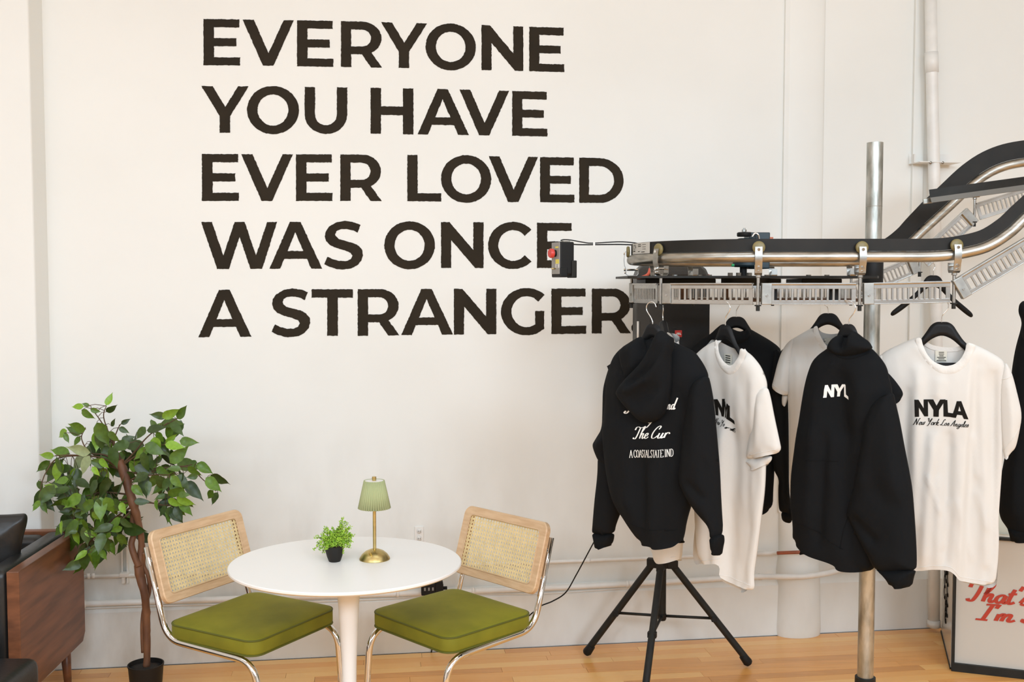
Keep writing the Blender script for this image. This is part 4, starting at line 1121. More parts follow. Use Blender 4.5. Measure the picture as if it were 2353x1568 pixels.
# belt: strip standing on the rail
v = []; f = []
for p in path:
    t, out, up = frame_at(p)
    hh = .040 + (.030 * min(1, max(0, (p.x - 1.42) / .30)) if p.y > YC else 0)
    c0 = p + up * .0185; 
    v += [c0 + out * .0015, c0 - out * .0015, c0 - out * .0015 + up * hh, c0 + out * .0015 + up * hh]
for i in range(len(path) - 1):
    for k in range(4): f.append([i * 4 + k, i * 4 + (k + 1) % 4, i * 4 + 4 + (k + 1) % 4, i * 4 + 4 + k])
obj('belt', v, f, M['belt'], cv, auto=30)
v = []
# bright edge line along the belt foot
# pins
CH = .120
pins = [rail_front(2.26), rail_front(1.985), rail_front(1.715), rail_front(1.437), rail_front(1.131), rail_front(.80), rail_arc(.98), rail_arc(1.62), rail_arc(2.38),
        rail_back(.735), rail_back(1.06), rail_back(1.378), rail_back(1.655), rail_back(1.872), rail_back(2.17), rail_back(2.48)]
Zv = Vector((0, 0, 1))
def bracket(p):
    t, out, up = frame_at(p)
    A = (Vector((out.y, -out.x, 0)) * 1.0, out, Zv)
    A = (out.cross(Zv).normalized() * -1, out, Zv)
    r = empty('trolley', p, 0)
    setpar(r, cv); 
    # wheel on outer side of the belt, resting on the rail
    wc_ = p + out * .013 + Zv * .030
    wh = MB().lathe(wc_ - out * .006, [(0, 0), (.011, 0), (.012, .002), (.0165, .002), (.0185, .001), (.0205, .004), (.0205, .009), (.017, .012), (0, .012)], 22, out).build('wheel', M['olive'], r, auto=50)
    st = MB()
    prf = [(.022, .032), (.026, .018), (.028, .0), (.026, -.020), (.022, -.030), (.020, -.052), (.010, -.058), (-.018, -.058), (-.024, -.050), (-.024, -.026)]
    w2 = .0115; th_ = .0022
    v = []; f = []
    for k, (o_, z_) in enumerate(prf):
        a = prf[max(0, k - 1)]; b_ = prf[min(len(prf) - 1, k + 1)]
        tx, tz = b_[0] - a[0], b_[1] - a[1]; l = math.hypot(tx, tz); nx, nz = -tz / l, tx / l
        for sg in (1, -1):
            q = p + out * (o_ + nx * th_ * .5 * sg) + Zv * (z_ + nz * th_ * .5 * sg)
            v += [q + A[0] * w2, q - A[0] * w2]
    for k in range(len(prf) - 1):
        a = k * 4; b_ = a + 4
        f += [[a, a + 1, b_ + 1, b_], [a + 2, b_ + 2, b_ + 3, a + 3], [a, b_, b_ + 2, a + 2], [a + 1, a + 3, b_ + 3, b_ + 1]]
    f += [[0, 2, 3, 1], [len(v) - 4, len(v) - 3, len(v) - 1, len(v) - 2]]
    obj('strap', v, f, M['zinc'], r, auto=35)
    for (o_, z_) in ((.0235, .023), (.0225, -.036), (.0205, -.047)):
        MB().cyl(p + out * o_ + Zv * z_, p + out * (o_ + .006) + Zv * z_, .0048 if z_ > -.04 else .003, 8).build('bolt', M['chrome'], r, auto=40)
    MB().cyl(p + out * -.024 + Zv * -.036, p + out * .018 + Zv * -.036, .0035, 8).build('axle', M['chrome'], r, auto=40)
    MB().tube([p + Zv * -.056, p + Zv * -.066, p + Zv * -.068, p + Zv * -.156], [.0085, .0085, .0055, .0055], 14).build('pin', M['alu'], r, auto=50)
    MB().tube([p + Zv * -.156, p + Zv * -.160, p + Zv * -.1605, p + Zv * -.176], [.011, .011, .0065, .0065], 12).build('pin_cap', M['blackmetal'], r, auto=50)
for p in pins: bracket(p)
def link(p, q):
    a = p - Zv * CH; b_ = q - Zv * CH
    x = (b_ - a); L = x.length; x.normalize()
    hx = Vector((x.x, x.y, 0)).normalized(); n = Vector((hx.y, -hx.x, 0))
    cen = Vector((XC if (a.x + b_.x) / 2 < XC else (a.x + b_.x) / 2, YC, 0)); mid = (a + b_) / 2
    if n.dot(Vector((mid.x, mid.y, 0)) - cen) < 0: n = -n
    y = x.cross(n); y = y if y.z > 0 else -y
    AXs = (x, n, y)
    r = empty('link_panel', a, 0); setpar(r, cv)
    def at(u, v_, o_): return a + x * u + y * v_ + n * o_
    h2 = .0355; u0, u1 = .040, L - .016
    # joint plate
    MB().box(at(.026, 0, .004), .0165, .010, h2 - .0005, AXs).build('joint_plate', M['zinc'], r, smooth=False, bevel=.002)
    MB().cyl(at(.026, -.006, .014), at(.026, -.006, .0165), .0042, 12).build('screw', M['alu'], r, auto=40)
    s_ = MB()
    um = (u0 + u1) / 2; hu = (u1 - u0) / 2
    s_.box(at(um, h2 - .0025, .004), hu, .010, .0022, AXs)
    s_.box(at(um, h2 - .011, .008), hu, .0022, .0085, AXs)
    s_.box(at(um, -h2 + .0075, .006), hu, .0022, .0075, AXs)
    s_.box(at(um, -h2 + .0015, .002), hu, .008, .0015, AXs)
    s_.box(at(u0 + .005, 0, .006), .006, .0020, h2 - .002, AXs)
    s_.box(at(u1 - .006, 0, .006), .007, .0020, h2 - .002, AXs)
    s_.tube([at(u0, h2 - .004, .010), at(u1, h2 - .004, .010)], .0040, 10)
    o1 = s_.build('channel', M['alu'], r, smooth=False, bevel=.0008)
    nb = 12
    s2 = MB(); um0 = u0 + .012; um1 = u1 - .014
    for k in range(nb):
        uu = um0 + (um1 - um0) * (k + 1) / (nb + 1)
        s2.box(at(uu, -.002, .0065), (um1 - um0) / (nb + 1) * .18, .0028, .021, AXs)
    s2.build('slot_bars', M['alu'], r, smooth=False, bevel=.0008)
for i in range(len(pins) - 1): link(pins[i + 1], pins[i])

# mounting plate with bolts, blocks and gear motor
ZP = P(1700, 637, 3.62).z
plx0 = P(1438, 640, 3.66).x; plx1 = P(1984, 635, 3.70).x
pt_ = MB(); 
pv = [(plx0, 3.60), (plx0 + .03, 3.58), (plx1, 3.56), (plx1 + .02, 3.60), (plx1 + .02, 4.02), (plx0, 4.02)]
n = len(pv)
pt_.add([Vector((x, y, ZP + z)) for z in (-.004, .004) for x, y in pv], [list(range(n))[::-1], [n + i for i in range(n)]] + [[i, (i + 1) % n, n + (i + 1) % n, n + i] for i in range(n)])
pt_.build('base_plate', M['blackmetal'], cv, smooth=False, bevel=.001)
bb = MB()
for px_ in (1507, 1551, 1608, 1630, 1762, 1858, 1900):
    q = P(px_, 634, 3.66); bb.cyl((q.x, 3.66, ZP + .004), (q.x, 3.66, ZP + .0085), .009, 6)
for px_ in (1678, 1697, 1722, 1745):
    q = P(px_, 634, 3.70); bb.cyl((q.x, 3.70, ZP + .004), (q.x, 3.70, ZP + .016), .009, 6)
bb.build('plate_bolts', M['zinc'], cv, smooth=False)
def slab(x0, x1, y0, y1, D, dep): 
    a = P(x0, y0, D); b_ = P(x1, y1, D)
    return ((a.x + b_.x) / 2, D + dep / 2, (a.z + b_.z) / 2), abs(b_.x - a.x) / 2, dep / 2, abs(a.z - b_.z) / 2
for q in ((1483, 1645, 641, 656, 3.70, .25), (1843, 1935, 641, 653, 3.72, .22), (1765, 1795, 641, 662, 3.75, .1), (1770, 1786, 655, 698, 3.75, .05), (1908, 1928, 650, 694, 3.78, .05)):
    MB().box(*slab(*q)).build('under_block', M['black'], cv, smooth=False, bevel=.003)
q = P(1712, 648, 3.78)
MB().lathe((q.x, q.y, ZP - .03), [(0, 0), (.080, 0), (.085, .004), (.085, .026), (0, .026)], 32).build('sprocket_housing', M['blackmetal'], cv, auto=40)
cb_ = MB(); cb_.box(*slab(1560, 1990, 686, 694, 3.98, .02)); cb_.box(*slab(1560, 1580, 655, 694, 3.98, .02)); cb_.box(*slab(1664, 1674, 655, 694, 3.98, .02))
cb_.build('cross_bar', mat('rusted_bar', (.20, .11, .065), .5, nscale=20, namt=.4), cv, smooth=False, bevel=.002)
mo = empty('gear_motor', P(1725, 590, 3.84), 0); setpar(mo, cv)
g1 = P(1716, 600, 3.84)
MB().lathe((g1.x, g1.y, P(1700, 614, 3.84).z), [(0, 0), (.044, 0), (.050, .006), (.050, .085), (.046, .100), (.030, .105), (0, .105)], 32).build('gear_case', M['teal'], mo, auto=40)
MB().box(*slab(1722, 1769, 534, 618, 3.82, .09)).build('motor_body', M['teal'], mo, smooth=False, bevel=.004)
MB().lathe(P(1711, 544, 3.84), [(0, 0), (.026, 0), (.028, .003), (.028, .013), (.024, .016), (0, .016)], 24).build('motor_cap', M['black'], mo, auto=40)
MB().lathe(P(1710, 533, 3.84), [(0, 0), (.0085, 0), (.0085, .008), (.004, .009), (.004, .014), (0, .014)], 6).build('nut', M['zinc'], mo, smooth=False)
MB().cyl(P(1708, 635, 3.84), P(1708, 612, 3.84), .013, 16).build('shaft', M['black'], mo, auto=40)
MB().box(*slab(1769, 1777, 545, 552, 3.82, .02)).build('cable_gland', M['copper'], mo, smooth=False, bevel=.001)
MB().cyl(P(1681, 610, 3.80), P(1687, 610, 3.80), .005, 10).build('indicator', mat('green_plastic', (.02, .35, .12), .4), mo, auto=40)
MB().tube(catmull([P(1728, 545, 3.80), P(1735, 537, 3.80), P(1742, 540, 3.80), P(1744, 550, 3.80)], 6), .004, 8).build('clip', M['chrome'], mo)

# angle iron brace above the incline
a = P(2136, 444, 3.93); b_ = P(2420, 405, 3.93); x = (b_ - a).normalized(); y = Vector((0, 1, 0)).cross(x) * -1; y = y if y.z > 0 else -y
br = empty('angle_brace', a, 0); setpar(br, cv)
MB().box((a + b_) / 2 + y * -.002, (b_ - a).length / 2, .002, .0150, (x, Vector((0, 1, 0)), y)).build('web', M['blackmetal'], br, smooth=False)
fl_y = (Vector((0, -1, 0)) * .4 - y * .9).normalized(); fl_n = x.cross(fl_y)
MB().box((a + b_) / 2 - y * .016 + fl_y * .0115, (b_ - a).length / 2, .0012, .0115, (x, fl_n, fl_y)).build('flange', mat('grey_mill_steel', (.16, .15, .13), .5), br, smooth=False)
MB().box(P(2132, 462, 3.95), .018, .004, .010, (x, Vector((0, 1, 0)), y)).build('end_lug', M['steel'], br, smooth=False, bevel=.002)

# identification label on the belt end
t0, o0, u0_ = frame_at(rail_arc(1.32))
arcs = np.linspace(1.12, 1.50, 7); v = []; f = []
for i, a in enumerate(arcs):
    p = rail_arc(a); out = Vector((-math.sin(a), -math.cos(a), 0))
    for z_ in (.0190, .0575): v.append(p + out * .0032 + Zv * z_)
    if i: f.append([2 * i - 2, 2 * i, 2 * i + 1, 2 * i - 1])
lab = obj('rating_label', v, f, M['label'], cv)
def arcmark(a0, a1, z0, z1):
    v = []; 
    for a in (a0, a1):
        p = rail_arc(a); out = Vector((-math.sin(a), -math.cos(a), 0)); v += [p + out * .0042 + Zv * z0, p + out * .0042 + Zv * z1]
    return v
mk = MB()
for (a0, a1, z0, z1) in ((1.475, 1.480, .026, .054), (1.44, 1.445, .036, .052), (1.42, 1.44, .050, .052), (1.42, 1.44, .036, .038), (1.405, 1.41, .044, .052), (1.39, 1.395, .036, .052), (1.375, 1.39, .042, .044), (1.40, 1.46, .028, .031), (1.27, 1.33, .050, .052), (1.27, 1.33, .044, .046), (1.18, 1.24, .050, .0512), (1.18, 1.24, .042, .0432), (1.18, 1.24, .034, .0352), (1.29, 1.33, .026, .028), (1.2, 1.26, .024, .026)):
    mk.add(arcmark(a0, a1, z0, z1), [[0, 2, 3, 1]])
mk.build('label_print', M['ink'], lab, smooth=False)

# pendant control
CD = 3.86
cx0 = P(1290, 594, CD)
ctl = empty('control_box', P(1290, 634, CD), 0, 'black control box with red stop button hanging on cables over the wall lettering', 'control box')
ca0 = math.radians(24); X1 = Vector((math.cos(ca0), math.sin(ca0), 0)); Y1 = Vector((-math.sin(ca0), math.cos(ca0), 0)); A1 = (X1, Y1, Zv)
bc = P(1294, 594, CD)
MB().box(bc, .0285, .034, .060, A1).build('housing', M['black'], ctl, smooth=False, bevel=.005)
fp = bc - X1 * .0300
MB().box(fp, .0018, .032, .058, A1).build('face_plate', M['grey'], ctl, smooth=False, bevel=.001)
MB().cyl(fp, fp - X1 * .012 + Zv * .0, .013, 18).build('button_collar', M['black'], ctl, auto=40).location = (0, 0, .018)
rb = MB().lathe(fp - X1 * .010 + Zv * .018, [(0, 0), (.014, 0), (.017, .002), (.0175, .012), (.015, .016), (0, .017)], 24, -X1).build('stop_button', M['red'], ctl, auto=50)
MB().box(fp - X1 * .002 + Zv * .040 - Y1 * .012, .0004, .012, .003, A1).box(fp - X1 * .002 + Zv * -.012 - Y1 * .016, .0004, .014, .008, A1).build('warning_sticker', M['yellow'], ctl, smooth=False)
MB().box(fp - X1 * .0022 + Zv * -.028 - Y1 * .016, .0004, .014, .007, A1).build('white_sticker', M['trimwhite'], ctl, smooth=False)
mk = MB()
for k in range(4): mk.box(fp - X1 * .0028 + Zv * (-.024 - .003 * k) - Y1 * .016, .0002, .010 - .002 * (k % 2), .0006, A1)
mk.build('sticker_print', M['ink'], ctl, smooth=False)
MB().cyl(fp + Zv * -.038, fp - X1 * .018 + Zv * -.038, .0022, 8).build('toggle', M['brass'], ctl)
MB().box(bc + X1 * .027 - Y1 * .018 + Zv * -.040, .010, .022, .032, A1).build('belt_clip', M['blackmetal'], ctl, smooth=False, bevel=.003)
MB().box(bc - X1 * .014 + Zv * -.052, .016, .036, .018, A1).build('boot', M['black'], ctl, smooth=False, bevel=.004)
MB().box(bc + Zv * .061 - Y1 * .02, .014, .01, .003, A1).build('top_clamp', M['zinc'], ctl, smooth=False, bevel=.001)
cab1 = catmull([P(1288, 553, CD), P(1296, 551, CD), P(1312, 552, CD), P(1340, 557, 3.86), P(1362, 559, 3.86), P(1420, 556, 3.86), P(1455, 558, 3.86), P(1475, 562, 3.86)], 8)
cab2 = catmull([P(1308, 569, CD), P(1312, 562, CD), P(1330, 562.5, 3.86), P(1365, 562.5, 3.86), P(1420, 562, 3.86), P(1456, 563, 3.86)], 8)
MB().tube(cab1, .0021, 8).build('cable', M['black'], ctl)
MB().tube(cab2, .0024, 8).build('cable', M['black'], ctl)
MB().box(P(1365, 561, 3.86), .0035, .004, .0075).build('cable_tie', M['trimwhite'], ctl, smooth=False)

# galvanised post
pxx = P(2007, 540, 3.90)
ptop = P(2007, 328, 3.90); 
po_ = empty('steel_post', (pxx.x, 3.90, 0), 0, 'galvanised round steel post standing through the conveyor loop', 'post')
v0 = MB().tube([(pxx.x, 3.90, 0), (pxx.x, 3.90, ptop.z)], .0295, 32, caps=False)
v0.build('tube', M['galv'], po_, auto=40)
MB().lathe((pxx.x, 3.90, ptop.z), [(.0295, -.001), (.027, -.0012), (.027, -.03), (0, -.03)], 32).build('rim', M['galv'], po_)
zc1 = P(1983, 1556, 3.90).z
MB().lathe((pxx.x, 3.90, 0), [(.10, 0), (.10, .008), (.040, .012), (.038, zc1), (.0312, zc1 + .002)], 32).build('base_sleeve', M['blackmetal'], po_, auto=40)
zs0, zs1 = P(2007, 652, 3.90).z, P(2007, 596, 3.90).z
MB().lathe((pxx.x, 3.90, 0), [(.0315, zs0), (.0375, zs0), (.0375, zs1), (.0315, zs1)], 32).build('collar', M['black'], po_, auto=40)
MB().lathe((pxx.x, 3.90, 0), [(.0295, 1.99), (.0301, 1.9905), (.0301, 1.9915), (.0295, 1.992)], 32).build('weld_ring', M['steel'], po_)

# ================================================================== LOUDSPEAKER AND STAND
SC = Vector((P(1522, 1300, 4.58).x, 4.58, 0))
std = empty('speaker_stand', SC, 0, 'black tripod stand under the loudspeaker, legs spread on the floor', 'stand')
hubz = P(1522, 1296, 4.58).z
fl = onz(1346, 1503, 0.012); fr = onz(1722, 1527, 0.012); ff = Vector((SC.x - .125, 4.20, .012))
MB().cyl(SC + Vector((0, 0, P(1520, 1424, 4.58).z)), SC + Vector((0, 0, hubz + .02)), .0175, 20).build('lower_tube', M['blackmetal'], std, auto=40)
MB().cyl(SC + Vector((0, 0, hubz)), SC + Vector((0, 0, 1.019)), .0180, 20).build('pole', M['blackmetal'], std, auto=40)
MB().lathe(SC + Vector((0, 0, hubz - .02)), [(.022, 0), (.028, .004), (.028, .045), (.022, .05)], 24).build('hub', M['black'], std, auto=40)
MB().lathe(SC + Vector((0, 0, P(1520, 1424, 4.58).z - .004)), [(0, 0), (.016, .001), (.0195, .008), (.0195, .03)], 20).build('end_plug', M['black'], std, auto=40)
zb = P(1520, 1416, 4.58).z
for q in (fl, fr, ff):
    d = Vector((q.x - SC.x, q.y - SC.y, 0)).normalized()
    s0 = SC + d * .050 + Vector((0, 0, hubz - .012))
    lg = MB().tube([s0, q + Vector((0, 0, .006))], .0155, 16).build('leg', M['blackmetal'], std, auto=40)
    dd = (s0 - q).normalized()
    MB().tube([q + dd * .05, q + dd * .012, q], [.0175, .021, .014], 16).build('rubber_foot', M['black'], lg, auto=60)
    MB().box(SC + d * .044 + Vector((0, 0, hubz)), .024, .016, .020, (d, Vector((-d.y, d.x, 0)), Zv)).build('leg_socket', M['black'], std, smooth=False, bevel=.003)
    k = .52; e = s0.lerp(q, .53)
    MB().tube([SC + d * .016 + Vector((0, 0, zb)), e], .0065, 10).build('brace', M['blackmetal'], std)
    MB().box(e, .012, .019, .012, (d, Vector((-d.y, d.x, 0)), Zv)).build('brace_clip', M['black'], std, smooth=False, bevel=.002)

spz0, spz1 = 1.02, P(1540, 607, 4.5).z
spk = empty('loudspeaker', (SC.x, 4.52, spz0), 0, 'large black loudspeaker on the tripod stand behind the hoodies', 'loudspeaker')
yS = math.radians(9); XS = Vector((math.cos(yS), math.sin(yS), 0)); YS = Vector((-math.sin(yS), math.cos(yS), 0))
sc0 = Vector((P(1536, 700, 4.5).x, 4.60, 0))
hw = .158
# cabinet: plan outline extruded, top rounded
plan = [(-hw, -.10), (-hw + .045, -.145), (-hw + .10, -.160), (hw - .03, -.160), (hw, -.13), (hw - .05, .14), (-hw + .05, .14)]
n = len(plan); v = []; f = []
levels = [(spz0, .96), (spz0 + .02, 1), (spz1 - .075, 1), (spz1 - .045, .985), (spz1 - .02, .93), (spz1 - .006, .82), (spz1, .66)]
for z, s_ in levels: v += [sc0 + XS * x * s_ + YS * (y * s_) + Vector((0, 0, z)) for x, y in plan]
for i in range(len(levels) - 1):
    for k in range(n): f.append([i * n + k, i * n + (k + 1) % n, (i + 1) * n + (k + 1) % n, (i + 1) * n + k])
f.append(list(range(n))[::-1]); f.append([(len(levels) - 1) * n + k for k in range(n)])
obj('cabinet', v, f, M['cab'], spk, smooth=False, bevel=.012)
AS = (XS, YS, Zv)
gx0, gx1 = -hw + .10, hw - .012
MB().box(sc0 + XS * (gx0 + gx1) / 2 + YS * -.163 + Zv * ((spz0 + spz1) / 2 - .04), (gx1 - gx0) / 2, .006, (spz1 - spz0) / 2 - .055, AS).build('grille', M['grille'], spk, smooth=False, bevel=.004)
MB().tube([sc0 + XS * (-hw + .005) + YS * -.108 + Zv * (P(1461, 790, 4.5).z), sc0 + XS * (-hw + .005) + YS * -.108 + Zv * P(1461, 738, 4.5).z], .005, 8).build('handle_slot', M['trimwhite'], spk)
lz = P(1560, 767.5, 4.42).z
bx = P(1560, 767, 4.42).x
lp = Vector((bx, 0, lz)); 
tpl = (sc0 + YS * -.1705); kx = (bx - tpl.x) / XS.x
bc2 = tpl + XS * kx; bc2.z = lz
bdg = MB().box(bc2, .0155, .0015, .0145, AS).build('badge', M['red'], spk, smooth=False, bevel=.001)
class Flat(Cloth):
    def __init__(s, o, u, n): 
        s.pl = Plane.__new__(Plane); s.pl.o = o; s.pl.u = u; s.pl.n = n
    def fh(s, side): return 0.0
    def h(s, V, side=1): return np.zeros(len(V))
fb = Flat(bc2 + YS * -.0017, XS, -YS)
JBL = {'J': [[(.5, 0), (1, 0), (1, .7), (.8, 1), (.2, 1), (0, .7), (0, .62), (.4, .62), (.4, .72), (.5, .72)]], 'B': [[(0, 0), (.8, 0), (1, .2), (1, .4), (.85, .5), (1, .6), (1, .8), (.8, 1), (0, 1)], [(.4, .2), (.4, .4), (.62, .4), (.62, .2)], [(.4, .6), (.4, .8), (.62, .8), (.62, .6)]], 'L': [[(0, 0), (.42, 0), (.42, .72), (1, .72), (1, 1), (0, 1)]]}
for i, c_ in enumerate('JBL'):
    loops = [[(-.0115 + i * .0082 + .0068 * x, .0045 - .009 * y) for x, y in L] for L in JBL[c_]]
    V, T = fill(loops, .003)
    obj('badge_letter', [fb.pl.w(p[0], p[1], .0004) for p in V], [[int(i_) for i_ in t] for t in T], M['inkwhite'], bdg, smooth=False)
# coral cable hooked over the top of the speaker
MB().tube(catmull([sc0 + XS * x + YS * y + Zv * (spz1 + z) for x, y, z in ((-hw - .004, -.06, -.055), (-hw + .012, -.12, -.058), (-hw + .035, -.150, -.045), (-hw + .045, -.150, -.02))], 8), .0065, 10).build('coral_trim', M['coral'], spk)
MB().tube(catmull([sc0 + XS * x + YS * y + Zv * (spz1 + z) for x, y, z in ((hw - .006, -.128, -.050), (hw + .004, -.10, -.048), (hw, -.06, -.045))], 8), .0055, 10).build('coral_trim', M['coral'], spk)

# ================================================================== HANGERS AND GARMENTS
def hanger(pl, px, py, hook, label, half=.182, bar=False, off=0.0, group='black garment hangers on the conveyor', tilt=0.0, hookoff=None):
    u0, v0 = pl.uv(px, py, off)
    root = empty('garment_hanger', pl.w(u0, v0, off), 0, label, 'hanger', group)
    right = [(0, 0), (.018, 0), (.034, -.010), (.048, -.034), (.068, -.064), (.105, -.096), (.150, -.128), (.178, -.150), (.183, -.163), (.172, -.170), (.14, -.150), (.10, -.120), (.06, -.083), (.03, -.055), (0, -.043)]
    k = half / .182
    R_ = [(x * k, y) for x, y in right]; loop = R_ + [(-x, y) for x, y in R_[1:-1]][::-1]
    for _ in range(2):
        q = []
        for i in range(len(loop)):
            a, b = loop[i], loop[(i + 1) % len(loop)]
            q += [(a[0] * .77 + b[0] * .23, a[1] * .77 + b[1] * .23), (a[0] * .23 + b[0] * .77, a[1] * .23 + b[1] * .77)]
        loop = q
    ct, st_ = math.cos(tilt), math.sin(tilt)
    loop = [(u0 + x * ct - y * st_, v0 + x * st_ + y * ct) for x, y in loop]
    cl = Cloth.__new__(Cloth)
    cl.pl = pl; cl.off = off; cl.T = .009; cl.R = .009; cl.wr = 0; cl.fd = .01; cl.folds = []
    cl.loop = np.array(loop); cl.A = cl.loop; cl.B = np.roll(cl.loop, -1, 0)
    cl.sheet('body', M['hang'], root, step=.006)
    hp = [pl.w(*pl.uv(x, y, off), off) for x, y in hook]
    MB().tube(catmull(hp, 8), .0016, 8).build('hook', M['chrome'], root)
    if bar:
        b0 = pl.uv(*bar[0], off); b1 = pl.uv(*bar[1], off)
        MB().cyl(pl.w(*b0, off), pl.w(*b1, off), .006, 12).build('trouser_bar', M['hang'], root)
    return root

# ---- F: white tee on the right, front view
PF = Plane(2170, 1000, 3.42, -18)
tf = empty('t_shirt', PF.o, 0, 'white t-shirt facing the room with the full black NYLA print', 't-shirt')
foldsF = [(2234, 880, 2210, 1330, .015, .008, 's'), (2140, 1000, 2120, 1300, .012, .018), (2180, 1000, 2172, 1290, -.011, .014), (2254, 850, 2266, 1300, .010, .014), (2110, 850, 2096, 1200, .012, .020), (2284, 860, 2288, 1300, -.010, .010), (2085, 900, 2078, 1250, -.010, .014), (2160, 870, 2150, 915, .005, .02), (2128, 1090, 2160, 1180, .005, .006), (2180, 1150, 2165, 1260, .006, .007), (2236, 1000, 2246, 1100, .006, .007), (2100, 790, 2140, 840, .003, .012), (2155, 1100, 2150, 1300, .006, .013), (2200, 1150, 2235, 1290, .004, .010), (2245, 1130, 2270, 1220, .004, .010)]
outF = [(2103, 776), (2070, 790), (2032, 808), (2010, 830), (2020, 900), (2040, 1000), (2052, 1150), (2060, 1312), (2104, 1311), (2140, 1307), (2179, 1309), (2193, 1319), (2205, 1336), (2234, 1343), (2289, 1351), (2293, 1300), (2296, 1240), (2294, 1200), (2299, 1125), (2304, 1060), (2307, 960), (2311, 880), (2310, 832), (2285, 814), (2243, 793), (2223, 787), (2218, 807), (2208, 825), (2193, 838), (2170, 842), (2144, 831), (2129, 813), (2120, 791), (2117, 776)]
i0 = outF.index((2060, 1312)); opn = set(range(i0, i0 + 7)) | set(range(outF.index((2223, 787)), len(outF) - 1))
CF = Cloth(PF, outF, opn, T=.024, R=.042, folds=foldsF, wr=.0042, seed=1, wl=.034, wstretch=6, face=1)
CF.sheet('front_panel', M['tee'], tf, sides=(1,))
outFb = outF[:outF.index((2223, 787)) + 1] + [(2200, 798), (2170, 800), (2140, 794), (2117, 776)]
CFb = Cloth(PF, outFb, set(range(i0, i0 + 7)) | set(range(outF.index((2223, 787)), len(outFb) - 1)), T=.024, R=.042, wr=.003, seed=2, face=-1)
CFb.sheet('back_panel', M['tee'], tf, sides=(-1,))
CF.patch('collar_rib', [(2117, 776), (2120, 791), (2129, 813), (2144, 831), (2170, 842), (2193, 838), (2208, 825), (2218, 807), (2223, 787), (2243, 793), (2238, 808), (2231, 823), (2218, 843), (2198, 857), (2175, 861), (2152, 855), (2129, 834), (2111, 808), (2103, 779)], M['teerib'], tf, extra=.0010, roll=.0036)
CFb.patch('back_collar', [(2117, 777), (2140, 793), (2170, 799), (2200, 798), (2223, 789), (2222, 799), (2200, 808), (2170, 809), (2140, 804), (2120, 792)], M['teerib'], tf, extra=-.002, side=-1)
CFb.patch('neck_label', [(2149, 806), (2176, 806), (2176, 831), (2149, 831)], M['tag'], tf, extra=-.004, side=-1, smooth=False)
for k, (x0, x1, y0) in enumerate(((2157, 2169, 809), (2157, 2169, 813), (2158, 2168, 817), (2153, 2173, 820.5), (2156, 2170, 824), (2152, 2174, 828))):
    CFb.patch('label_print', [(x0, y0), (x1, y0), (x1, y0 + 1.5), (x0, y0 + 1.5)], M['ink'], tf, extra=-.0048, side=-1, smooth=False)
sl = Cloth(PF, [(2309, 831), (2320, 845), (2328, 866), (2339, 910), (2349, 955), (2341, 1000), (2334, 1030), (2322, 1042), (2311, 1058), (2306, 1048), (2300, 1000), (2297, 930), (2298, 870)], {7, 8}, T=.022, R=.035, off=.004, wr=.004, seed=3, wl=.03, wstretch=5, folds=[(2322, 880, 2328, 1020, .006, .010), (2305, 900, 2312, 1040, -.005, .008)])
sl.sheet('sleeve', M['tee'], tf)
sl.seam([(2343, 985), (2330, 1004), (2308, 1036)], .0008, tf, M['teerib'])
sl2 = Cloth(PF, [(2032, 808), (2005, 830), (1985, 900), (1980, 960), (2020, 975), (2045, 960), (2048, 880)], {3, 4}, T=.03, R=.04, off=0, wr=.003)
sl2.sheet('sleeve', M['tee'], tf)
CF.seam([(2062, 1303), (2104, 1302), (2140, 1298), (2179, 1301), (2193, 1310), (2206, 1325), (2234, 1333), (2289, 1341)], .0011, tf, M['teerib'])
sl.seam([(2300, 873), (2312, 871), (2327, 864)], .0011, tf, M['teerib'])
for c_, q in zip('NYLA', (((2100, 917), (2131.5, 917), (2132, 956), (2101, 956)), ((2129, 917), (2172, 917), (2170, 957), (2129, 956)), ((2166.5, 918), (2180, 918), (2192, 955), (2167.5, 957)), ((2186, 921), (2219, 921), (2224.5, 963), (2185, 958)))):
    if c_ == 'L': q = ((2166.5, 918), (2189, 919), (2193, 957), (2167, 956))
    blockletter(CF, c_, q, M['ink'], tf)
write(CF, 'New York', (2098, 974, 2156, 976, 15), M['ink'], tf, 'script_print', pen=.13)
write(CF, 'Los Angeles', (2160, 976, 2224, 981, 14), M['ink'], tf, 'script_print', pen=.13)
hanger(PF, 2165, 740, [(2160, 690), (2168, 688), (2177.6, 695), (2179, 708), (2167, 723), (2164, 733), (2164, 744)], 'black hanger holding the white t-shirt with the full NYLA print', bar=((2128, 838), (2208, 838)), off=-.004)

# ---- E: black hoodie, front view
PE = Plane(1960, 1000, 3.36, -48)
he = empty('hoodie', PE.o, 0, 'black hoodie with a white NYL chest print in front of the steel post', 'hoodie')
outE = [(1905, 800), (1887, 812), (1871, 828), (1860, 858), (1852, 892), (1843, 948), (1833, 1024), (1826, 1090), (1823, 1154), (1829, 1199), (1828, 1241), (1851, 1247), (1881, 1268), (1942, 1290), (1946, 1305), (1975, 1311), (2005, 1313), (2012, 1290), (2020, 1200), (2030, 1080), (2040, 980), (2050, 905), (2042, 871), (2035, 843), (2022, 823), (2001, 800), (1960, 775), (1930, 775)]
CE = Cloth(PE, outE, {10, 11, 12, 13, 14, 15}, T=.062, R=.085, wr=.007, seed=5, wl=.08, wstretch=3,
           folds=[(1925, 1000, 1945, 1290, .018, .02, 's'), (1930, 860, 1935, 1010, -.012, .03), (1880, 900, 1860, 1200, .015, .035), (1900, 1000, 1885, 1250, -.012, .02), (1975, 880, 1965, 1060, .012, .03), (1915, 830, 1890, 900, .006, .02)])
CE.sheet('body', M['fleece'], he)
